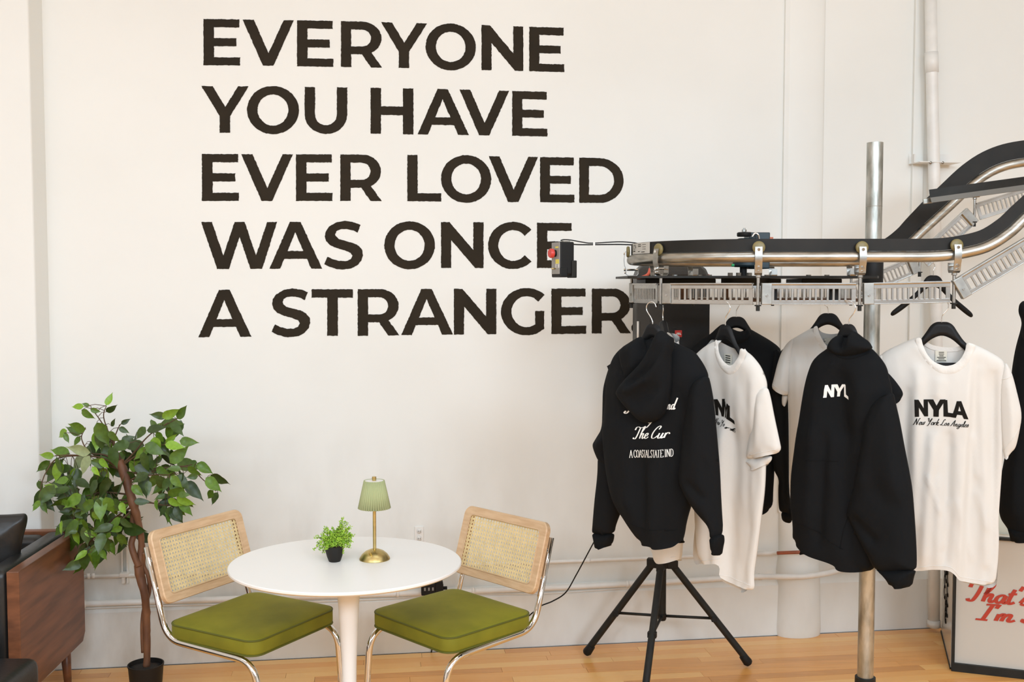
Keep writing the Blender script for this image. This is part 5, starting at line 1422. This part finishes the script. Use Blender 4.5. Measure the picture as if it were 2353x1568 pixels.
CEs = Cloth(PE, [(1999, 934), (2022, 915), (2051, 899), (2057, 930), (2066, 968), (2076, 1024), (2087, 1080), (2095, 1125), (2100, 1190), (2104, 1254), (2105, 1297), (2103, 1312), (2040, 1322), (2030, 1316), (2012, 1305), (1997, 1274), (1978, 1241), (1962, 1206), (1948, 1186), (1950, 1167), (1962, 1131), (1972, 1076), (1985, 1000)], {16}, T=.050, R=.065, off=.030, wr=.007, seed=6, wl=.12,
            folds=[(1955, 1190, 2010, 1250, -.014, .02), (1990, 960, 1975, 1120, .01, .03), (2040, 930, 2070, 1150, .008, .03), (2000, 1120, 2060, 1180, -.005, .03)])
CEs.sheet('sleeve', M['fleece'], he)
Cc = Cloth(PE, [(2012, 1305), (2030, 1318), (2044, 1334), (2050, 1346), (2075, 1349), (2093, 1350), (2097, 1329), (2103, 1311), (2070, 1308)], {3, 4}, T=.048, R=.035, off=.038)
Cc.sheet('cuff', M['fleecerib'], he)
Cc2 = Cloth(PE, [(1839, 1238), (1843, 1258), (1837, 1277), (1848, 1273), (1856, 1272), (1864, 1277), (1873, 1274), (1872, 1250)], {2, 3, 4, 5}, T=.02, R=.02, off=-.05)
Cc2.sheet('cuff', M['fleecerib'], he)
CE.seam([(1834, 1203), (1860, 1206), (1900, 1232), (1940, 1262)], .0014, he, M['fleecerib'])
CEs.seam([(1999, 934), (2008, 918), (2030, 908), (2051, 900)], .0018, he, M['fleecerib'])
CE.seam([(1904, 801), (1918, 816), (1945, 825), (1972, 819), (1998, 802)], .0018, he, M['fleecerib'])
CE.seam([(1860, 1056), (1900, 1058), (1930, 1060)], .0012, he, M['fleecerib'])
CE.seam([(1947, 1186), (1940, 1215), (1935, 1260)], .0016, he, M['fleecerib'])
hd = Cloth(PE, [(1932, 767), (1912, 780), (1903, 801), (1916, 814), (1944, 823), (1972, 817), (1990, 808), (2004, 802), (1995, 785), (1979, 774), (1963, 761), (1957, 763), (1948, 783), (1940, 800), (1937, 783)], set(), T=.042, R=.035, off=.035, wr=.004, seed=8, folds=[(1912, 800, 1935, 790, -.01, .012), (1962, 775, 1985, 800, -.010, .012), (1975, 775, 2000, 795, .008, .012)])
hd.sheet('hood', M['fleece'], he)
hd2 = Cloth(PE, [(1930, 775), (1940, 765), (1960, 765), (1985, 785), (1990, 805), (1905, 805), (1912, 785)], set(), T=.03, R=.04, off=-.02)
hd2.sheet('hood_back', M['fleece'], he)
for c_, q in zip('NYL', (((1900, 885), (1916, 884), (1915, 913), (1896, 914)), ((1913, 884), (1939, 884), (1932, 912), (1914, 912)), ((1936, 884), (1945, 888), (1949, 918), (1936, 912)))):
    blockletter(CE, c_, q, M['inkwhite'], he)
hanger(PE, 1949, 745, [(1943, 690), (1958, 695), (1966, 705.5), (1963, 718), (1952, 733.6), (1950, 750)], 'black hanger inside the hoodie with the white NYL print', half=.14, off=0.0)

# ---- I: black tee mostly hidden behind hoodie E
PI_ = Plane(1990, 900, 3.42, -30)
ti = empty('t_shirt', PI_.o, 0, 'black t-shirt whose sleeve peeks out behind the NYL hoodie', 't-shirt')
Cloth(PI_, [(1960, 800), (2020, 830), (2040, 870), (2045, 960), (2040, 1120), (1900, 1120), (1890, 860)], {4}, T=.03, R=.05, wr=.003).sheet('body', M['fleece'], ti)
Cloth(PI_, [(2022, 842), (2042, 858), (2058, 876), (2073, 897), (2076, 909), (2061, 929), (2040, 935), (2030, 900)], {4, 5}, T=.03, R=.03, wr=.003).sheet('sleeve', M['fleece'], ti)

# ---- A: black hoodie from behind
PA = Plane(1510, 1000, 3.40, -40)
ha = empty('hoodie', PA.o, 0, 'black hoodie seen from behind with hood hanging over white script print', 'hoodie')
outA = [(1470, 775), (1430, 799), (1412, 822), (1398, 870), (1394, 930), (1392, 1000), (1400, 1080), (1412, 1140), (1427, 1172), (1441, 1192), (1456, 1216), (1476, 1243), (1490, 1247), (1522, 1247), (1526, 1255), (1545, 1255), (1562, 1253), (1569, 1238), (1575, 1200), (1590, 1150), (1600, 1060), (1612, 960), (1624, 880), (1625, 860), (1612, 833), (1592, 806), (1560, 792), (1545, 785), (1520, 778)]
CA = Cloth(PA, outA, {11, 12, 13, 14, 15, 16}, T=.068, R=.09, wr=.007, seed=11, wl=.08, wstretch=3,
           folds=[(1528, 1000, 1524, 1255, .014, .014, 's'), (1440, 960, 1450, 1180, .012, .03), (1480, 1060, 1478, 1240, -.010, .022), (1560, 900, 1556, 1180, -.012, .02), (1425, 850, 1420, 1000, .010, .03), (1585, 900, 1560, 1100, .012, .022), (1500, 1080, 1505, 1240, .008, .02)])
CA.sheet('body', M['fleece'], ha)
# left sleeve: upper arm then folded forearm
Cloth(PA, [(1412, 822), (1399, 860), (1391, 892), (1390, 940), (1389, 982), (1376, 1003), (1366, 1020), (1372, 1040), (1382, 1062), (1400, 1075), (1420, 1070), (1425, 1000), (1428, 900), (1432, 850)], {0}, T=.05, R=.05, off=-.005, wr=.006, seed=12, folds=[(1370, 1022, 1410, 1000, .012, .015), (1385, 1050, 1420, 1030, -.012, .014)]).sheet('upper_sleeve', M['fleece'], ha)
Cloth(PA, [(1379, 1040), (1378, 1090), (1371, 1150), (1367, 1200), (1365, 1224), (1378, 1229), (1409, 1228), (1412, 1210), (1427, 1172), (1440, 1120), (1436, 1060), (1410, 1040)], {5}, T=.045, R=.045, off=-.012, wr=.006, seed=13, folds=[(1400, 1080, 1412, 1180, -.012, .015)]).sheet('lower_sleeve', M['fleece'], ha)
Cloth(PA, [(1365, 1222), (1369, 1240), (1373, 1263), (1392, 1259), (1406, 1251), (1409, 1226), (1388, 1226)], {2, 3}, T=.036, R=.025, off=-.008).sheet('cuff', M['fleecerib'], ha)
# right sleeve
Cloth(PA, [(1586, 896), (1600, 874), (1625, 862), (1631, 885), (1639, 930), (1645, 1000), (1652, 1080), (1655, 1160), (1660, 1235), (1636, 1240), (1634, 1212), (1612, 1187), (1598, 1170), (1578, 1138), (1563, 1105), (1568, 1060), (1575, 980)], {8}, T=.050, R=.052, off=.026, wr=.006, seed=14, wl=.12,
      folds=[(1625, 930, 1640, 1150, .010, .016), (1600, 930, 1590, 1080, .008, .02), (1575, 1110, 1615, 1150, -.010, .016), (1616, 1060, 1640, 1230, -.008, .012)]).sheet('sleeve', M['fleece'], ha)
Cloth(PA, [(1635, 1234), (1636, 1245), (1638, 1262), (1646, 1271), (1656, 1279), (1659, 1260), (1662, 1246), (1660, 1230), (1648, 1228)], {2, 3}, T=.038, R=.022, off=.032).sheet('cuff', M['fleecerib'], ha)
CA.seam([(1450, 1200), (1480, 1214), (1524, 1218), (1527, 1222), (1571, 1222)], .0014, ha, M['fleecerib'])
CA.seam([(1583, 900), (1590, 880), (1605, 868), (1624, 860)], .0018, ha, M['fleecerib'])
# hood
H0 = Cloth(PA, [(1475, 771), (1455, 783), (1430, 799), (1427, 815), (1432, 840), (1439, 862), (1438, 880), (1470, 870), (1500, 830), (1495, 812), (1484, 800)], set(), T=.040, R=.035, off=.055, wr=.003, seed=16, folds=[(1445, 790, 1452, 850, .010, .014), (1470, 780, 1480, 830, -.008, .010)])
H0.sheet('hood_flap', M['fleece'], ha)
H1 = Cloth(PA, [(1518, 758), (1509, 772), (1499, 795), (1488, 815), (1475, 834), (1458, 852), (1442, 868), (1427, 886), (1419, 903), (1428, 918), (1441, 935), (1458, 952), (1472, 966), (1487, 973), (1510, 968), (1526, 952), (1534, 925), (1540, 890), (1541, 850), (1540, 820), (1546, 795), (1545, 776), (1536, 772), (1528, 765)], set(), T=.042, R=.032, off=.085, wr=.004, seed=17, wl=.10,
           folds=[(1436, 900, 1490, 872, .016, .011), (1490, 872, 1532, 790, .014, .014), (1440, 885, 1500, 840, -.012, .010), (1525, 775, 1500, 840, -.012, .010), (1450, 930, 1528, 880, -.010, .018)])
H1.sheet('hood', M['fleece'], ha)
hb_ = Cloth(PA, [(1475, 790), (1482, 812), (1500, 822), (1540, 782), (1560, 800), (1540, 850), (1450, 850), (1440, 805)], set(), T=.03, R=.03, off=.02); hb_.sheet('neck', M['fleece'], ha)
write(CA, 'nd', (1533, 941, 1549, 941, 26), M['inkwhite'], ha, 'script_print', pen=.16, extra=.002)
write(CA, 'J', (1441, 946, 1459, 946, 26), M['inkwhite'], ha, 'script_print', pen=.14, extra=.002)
write(CA, 'Y', (1487, 980, 1500, 980, 16), M['inkwhite'], ha, 'script_print', pen=.16, extra=.002)
write(CA, 'The Cur', (1462, 1007, 1535, 1006, 27), M['inkwhite'], ha, 'script_print', pen=.13, thin=.25, extra=.002)
write(CA, 'A COASTAL STATE IND', (1457, 1050, 1543, 1050, 17), M['inkwhite'], ha, 'serif_print', font=SERIF, slant=0, pen=.13, thin=.3, extra=.002)
hanger(PA, 1500, 744, [(1508, 706), (1504, 697), (1496, 694), (1487, 701), (1486, 713), (1494, 727), (1499, 738), (1500, 748)], 'black hanger holding the hoodie seen from behind', half=.14, off=.02)

# ---- G: white tee just behind hoodie A
PG = Plane(1535, 1000, 3.66, -60)
tg = empty('t_shirt', PG.o, 0, 'white t-shirt almost hidden behind the hoodie seen from behind', 't-shirt')
outG = [(1528, 762), (1515, 775), (1500, 800), (1494, 900), (1490, 1100), (1492, 1245), (1530, 1262), (1531, 1293), (1553, 1292), (1564, 1283), (1566, 1100), (1572, 900), (1572, 820), (1560, 797), (1543, 770)]
CG = Cloth(PG, outG, {5, 6, 7, 8, 13, 14}, T=.05, R=.08, wr=.006, seed=21, folds=[(1530, 1200, 1531, 1290, .01, .01, 's')])
CG.sheet('body', M['tee'], tg)
CG.seam([(1531, 1283), (1553, 1282), (1564, 1274)], .0011, tg, M['teerib'])
CG.patch('collar_rib', [(1530, 763), (1542, 768), (1553, 786), (1547, 789), (1537, 776), (1530, 770)], M['teerib'], tg, extra=.002)
hanger(Plane(1525, 740, 3.66, -76), 1525, 736, [(1523, 700), (1524, 712), (1523, 725), (1524, 740)], 'black hanger with the nearly hidden white t-shirt, left of the red badge', half=.15)

# ---- B: white tee, second in front row
PB = Plane(1690, 1000, 3.42, -48)
tbm = empty('t_shirt', PB.o, 0, 'white t-shirt with a half folded NYLA print beside the rear view hoodie', 't-shirt')
outB = [(1645, 779), (1626, 792), (1600, 814), (1588, 840), (1590, 950), (1598, 1080), (1601, 1172), (1598, 1295), (1630, 1296), (1657, 1293), (1654, 1335), (1690, 1351), (1723, 1364), (1732, 1319), (1740, 1261), (1749, 1190), (1757, 1125), (1759, 1070), (1760, 980), (1762, 900), (1761, 876), (1748, 843), (1730, 820), (1716, 808), (1699, 800), (1696, 822), (1686, 838), (1676, 842), (1664, 834), (1653, 815), (1648, 795)]
iB = 7
opB = {7, 8, 9, 10, 11} | set(range(24, 32))
CB = Cloth(PB, outB, opB, T=.028, R=.04, wr=.0038, seed=31, wl=.034, wstretch=6, face=1,
           folds=[(1672, 1010, 1656, 1340, .022, .010, 's'), (1700, 900, 1700, 1330, .004, .02), (1650, 850, 1660, 960, -.006, .02), (1730, 880, 1725, 1200, .006, .02), (1615, 900, 1620, 1280, .006, .02), (1632, 1000, 1640, 1290, -.005, .012)])
CB.sheet('front_panel', M['tee'], tbm, sides=(1,))
outBb = outB[:24] + [(1699, 800), (1684, 800), (1668, 793), (1652, 783)]
CBb = Cloth(PB, outBb, {7, 8, 9, 10, 11, 24, 25, 26, 27}, T=.028, R=.04, face=-1)
CBb.sheet('back_panel', M['tee'], tbm, sides=(-1,))
CB.patch('collar_rib', [(1646, 780), (1649, 796), (1654, 815), (1664, 833), (1676, 841), (1686, 837), (1696, 821), (1700, 799), (1715, 807), (1709, 828), (1697, 850), (1684, 861), (1672, 861), (1658, 850), (1648, 832), (1642, 810), (1640, 784)], M['teerib'], tbm, extra=.001, roll=.0036)
CBb.patch('neck_label', [(1666, 812), (1684, 815), (1683, 840), (1673, 843), (1665, 837)], M['tag'], tbm, extra=-.004, side=-1, smooth=False)
for k in range(4):
    CBb.patch('label_print', [(1669, 816 + 5 * k), (1680, 818 + 5 * k), (1680, 820 + 5 * k), (1669, 818 + 5 * k)], M['ink'], tbm, extra=-.0048, side=-1, smooth=False)
SB = Cloth(PB, [(1735, 903), (1745, 894), (1763, 889), (1770, 912), (1779, 960), (1789, 1006), (1796, 1040), (1760, 1048), (1720, 1057), (1716, 1045), (1724, 1000), (1730, 950)], {6, 7}, T=.026, R=.05, off=.008, wr=.004, seed=33, wl=.035, wstretch=5, folds=[(1740, 930, 1735, 1030, .005, .014)])
SB.sheet('sleeve', M['tee'], tbm)
Cloth(PB, [(1720, 1054), (1714, 1062), (1722, 1070), (1733, 1082), (1752, 1074), (1772, 1062), (1774, 1045)], {2, 3, 4}, T=.02, R=.03, off=.0).sheet('sleeve_back', M['tee'], tbm)
SB.seam([(1794, 1030), (1760, 1038), (1719, 1047)], .0011, tbm, M['teerib'])
SB.seam([(1735, 904), (1740, 898), (1752, 893), (1764, 889)], .0012, tbm, M['teerib'])
CB.seam([(1656, 1322), (1690, 1338), (1726, 1351)], .0011, tbm, M['teerib'])
CB.seam([(1599, 1285), (1630, 1286), (1657, 1283)], .0011, tbm, M['teerib'])
for c_, q in zip('NYL', (((1640, 918), (1665, 917), (1664, 958), (1645, 954)), ((1662, 920), (1674, 930), (1672, 962), (1664, 958)), ((1672, 930), (1686, 938), (1687, 975), (1670, 962)))):
    blockletter(CB, c_, q, M['ink'], tbm)
write(CB, 'New Yo', (1645, 972, 1668, 980, 13), M['ink'], tbm, 'script_print', pen=.14)
write(CB, 'rk', (1669, 984, 1686, 996, 11), M['ink'], tbm, 'script_print', pen=.14)
hanger(PB, 1667, 747, [(1658, 698), (1664, 694), (1671, 695), (1677, 703), (1677, 713), (1668, 728), (1667, 738), (1667, 750)], 'black hanger holding the white t-shirt with the half folded print', off=0, half=.13)

# ---- C: black hoodie in the rear row
PC = Plane(1700, 1000, 4.29, -8)
hc = empty('hoodie', PC.o, 0, 'plain black hoodie in the rear row behind the white t-shirts', 'hoodie')
outC = [(1646, 755), (1631, 769), (1598, 790), (1581, 806), (1572, 850), (1590, 1000), (1600, 1176), (1700, 1182), (1751, 1177), (1776, 1165), (1777, 1125), (1780, 1080), (1782, 960), (1790, 860), (1796, 806), (1787, 795), (1769, 782), (1743, 767), (1718, 753), (1700, 765), (1665, 745)]
CC = Cloth(PC, outC, {6, 7, 8}, T=.08, R=.10, wr=.005, seed=41)
CC.sheet('body', M['fleece'], hc)
Cloth(PC, [(1770, 800), (1796, 806), (1805, 860), (1812, 930), (1813, 1060), (1813, 1118), (1817, 1160), (1821, 1178), (1794, 1178), (1789, 1168), (1788, 1125), (1790, 1102), (1779, 1083), (1773, 1060), (1768, 900)], {0, 6, 7}, T=.05, R=.05, off=.04, wr=.005, seed=42).sheet('sleeve', M['fleece'], hc)
Cloth(PC, [(1794, 1175), (1797, 1199), (1818, 1204), (1823, 1180), (1821, 1172)], {1}, T=.035, R=.025, off=.04).sheet('cuff', M['fleecerib'], hc)
Cloth(PC, [(1659, 744), (1640, 760), (1625, 778), (1640, 800), (1700, 800), (1730, 775), (1718, 754), (1705, 766), (1685, 760), (1672, 748)], set(), T=.04, R=.04, off=.04, wr=.004, seed=43).sheet('hood', M['fleece'], hc)
hanger(PC, 1692, 728, [(1700, 700), (1696, 707), (1692, 716), (1692, 732)], 'black hanger holding the plain black hoodie in the rear row', off=.02)

# ---- D: white tee in the rear row
PD = Plane(1900, 1000, 4.13, -14)
td = empty('t_shirt', PD.o, 0, 'plain white t-shirt in the rear row left of the NYL hoodie', 't-shirt')
outD = [(1877, 748), (1838, 769), (1808, 787), (1800, 820), (1806, 880), (1811, 920), (1813, 960), (1813, 1060), (1815, 1160), (1880, 1162), (1980, 1166), (1985, 1000), (1990, 880), (1985, 800), (1960, 775), (1937, 758), (1932, 785), (1915, 800), (1902, 798), (1890, 784), (1881, 765)]
CD_ = Cloth(PD, outD, {8, 9} | set(range(15, 21)), T=.026, R=.04, wr=.005, seed=51, wl=.034, wstretch=6, face=1, folds=[(1830, 830, 1832, 1140, .008, .014), (1850, 860, 1858, 1140, -.006, .016), (1838, 800, 1880, 810, .004, .02)])
CD_.sheet('front_panel', M['tee'], td, sides=(1,))
outDb = outD[:16] + [(1930, 766), (1907, 769), (1885, 763)]
CDb = Cloth(PD, outDb, {8, 9, 15, 16, 17, 18}, T=.035, R=.05, face=-1); CDb.sheet('back_panel', M['tee'], td, sides=(-1,))
CD_.patch('collar_rib', [(1878, 748), (1882, 765), (1891, 784), (1902, 798), (1915, 800), (1920, 812), (1902, 812), (1884, 798), (1873, 778), (1868, 753)], M['teerib'], td, extra=.001, roll=.0025)
CDb.patch('neck_label', [(1894, 777), (1911, 777), (1911, 791), (1894, 791)], M['tag'], td, extra=-.004, side=-1, smooth=False)
SD = Cloth(PD, [(1825, 775), (1808, 789), (1797, 806), (1787, 833), (1779, 866), (1772, 893), (1789, 903), (1812, 912), (1812, 880), (1818, 830)], {5, 6}, T=.03, R=.035, off=.01, wr=.004, seed=53, folds=[(1800, 830, 1796, 890, .005, .01)])
SD.sheet('sleeve', M['tee'], td)
Cloth(PD, [(1797, 904), (1796, 930), (1803, 935), (1808, 925), (1812, 908)], {1, 2}, T=.02, R=.02, off=-.01).sheet('sleeve_back', M['tee'], td)
SD.seam([(1775, 884), (1790, 894), (1812, 902)], .0011, td, M['teerib'])
CD_.seam([(1816, 1148), (1880, 1150), (1980, 1154)], .0012, td, M['teerib'])
hanger(PD, 1903, 720, [(1893, 700), (1899.5, 704), (1903, 711), (1903, 724)], 'black hanger holding the plain white t-shirt in the rear row')

# ---- empty hanger at the back right
PHg = Plane(2145, 660, 4.25, 3)
hanger(PHg, 2145, 633, [(2140, 604), (2146, 606), (2148, 614), (2145, 622), (2145, 637)], 'empty black hanger on the rising rear run of the conveyor', half=.172, tilt=-.02)

# ---- H: black hoodie cut by the right edge
PH = Plane(2400, 1000, 3.72, -40)
hh_ = empty('hoodie', PH.o, 0, 'black hoodie cut off by the right edge of the picture', 'hoodie')
outH = [(2352, 690), (2344, 698), (2341, 716), (2347, 733), (2349, 748), (2334, 800), (2325, 856), (2322, 920), (2318, 1000), (2308, 1060), (2299, 1102), (2295, 1154), (2299, 1190), (2316, 1213), (2330, 1240), (2490, 1270), (2500, 1000), (2490, 820), (2440, 770), (2400, 740), (2375, 700)]
CH_ = Cloth(PH, outH, {14}, T=.07, R=.09, wr=.006, seed=61, folds=[(2335, 900, 2330, 1180, .012, .025)])
CH_.sheet('body', M['fleece'], hh_)
Cloth(PH, [(2314, 1208), (2321, 1230), (2323, 1246), (2353, 1244), (2380, 1246), (2385, 1205)], {2, 3}, T=.04, R=.03, off=.02).sheet('cuff', M['fleecerib'], hh_)
Cloth(PH, [(2350, 692), (2343, 700), (2341, 718), (2350, 740), (2350, 790), (2420, 790), (2440, 760), (2400, 715), (2370, 692)], set(), T=.06, R=.05, off=.03, wr=.004, seed=62).sheet('hood', M['fleece'], hh_)

# ================================================================== DISPLAY STAND WITH BOARD, LOWER RIGHT
fl0 = onz(2186, 1541, 0.0); fr0 = onz(2353, 1560, 0.0)
uB = (fr0 - fl0); uB.z = 0; uB.normalize(); nB = Vector((uB.y, -uB.x, 0))
HB = onplane(2300, 1235, fl0, nB).z
ds = empty('display_stand', fl0, 0, 'free standing print stand with red script on a cream board in a black frame', 'sign')
AB = (uB, nB, Zv); WBd = .78
MB().box(fl0 + uB * WBd / 2 + Zv * HB / 2 - nB * .008, WBd / 2 - .004, .004, HB / 2 - .006, AB).build('board', M['board'], ds, smooth=False)
fw = .0105
for c_ in (fw / 2, WBd - fw / 2):
    MB().box(fl0 + uB * c_ + Zv * HB / 2, fw / 2 + .001, .012, HB / 2, AB).build('upright', M['blackmetal'], ds, smooth=False, bevel=.001)
MB().box(fl0 + uB * WBd / 2 + Zv * .018, WBd / 2 - fw, .012, .018, AB).build('bottom_rail', M['blackmetal'], ds, smooth=False, bevel=.001)
MB().box(fl0 + uB * WBd / 2 + Zv * (HB - .006), WBd / 2 - fw, .012, .006, AB).build('top_rail', M['blackmetal'], ds, smooth=False, bevel=.001)
# glass above the board
MB().box(fl0 + uB * (WBd / 2 + .08) + Zv * (HB + .075) - nB * .05, WBd / 2 - .09, .003, .075, AB).build('glass_pane', M['glass'], ds, smooth=False)
MB().box(fl0 + uB * .13 + Zv * (HB + .085) - nB * .044, .012, .006, .012, AB).build('glass_clip', M['chrome'], ds, smooth=False, bevel=.002)
# glossy side panel running back to the wall
sb = onz(2164, 1453, 0.0); sd = (sb - (fl0 - nB * .01)); Ls = sd.length; sd.normalize(); sn = Vector((sd.y, -sd.x, 0))
sm0 = fl0 - nB * .012 + sd * Ls / 2
MB().box(sm0 + Zv * HB / 2, Ls / 2 - .004, .003, HB / 2 - .004, (sd, sn, Zv)).build('side_panel', M['gloss'], ds, smooth=False)
MB().box(sm0 + Zv * .004 , Ls / 2, .006, .004, (sd, sn, Zv)).build('side_rail', M['blackmetal'], ds, smooth=False)
sgn = -1 if (CO - sm0).dot(sn) < 0 else 1
FS = Flat(sm0 + sn * sgn * .0042, sd, sn * sgn)
scr = MB()
for (u_, z0, z1) in ((-.02, .50, .36), (.04, .46, .30), (.10, .42, .20), (-.05, .36, .16), (.02, .24, .12), (.12, .5, .44)):
    pts = [FS.pl.w(u_ + .028 * math.sin(k * 1.3), (z0 + (z1 - z0) * k / 20) + .018 * math.cos(k * 1.3), .0006) for k in range(21)]
    scr.tube(catmull(pts, 5), .0016, 5)
scr.build('marker_scribble', M['ink'], ds)
FB = Flat(fl0 - nB * .003, uB, nB)
write(FB, "That's", (2219, 1379, 2362, 1392, 42), M['redink'], ds, 'red_script', pen=.165, thin=.66, slant=.22, extra=.001)
write(FB, "I'm S", (2245, 1424, 2385, 1434, 38), M['redink'], ds, 'red_script', pen=.165, thin=.66, slant=.22, extra=.001)
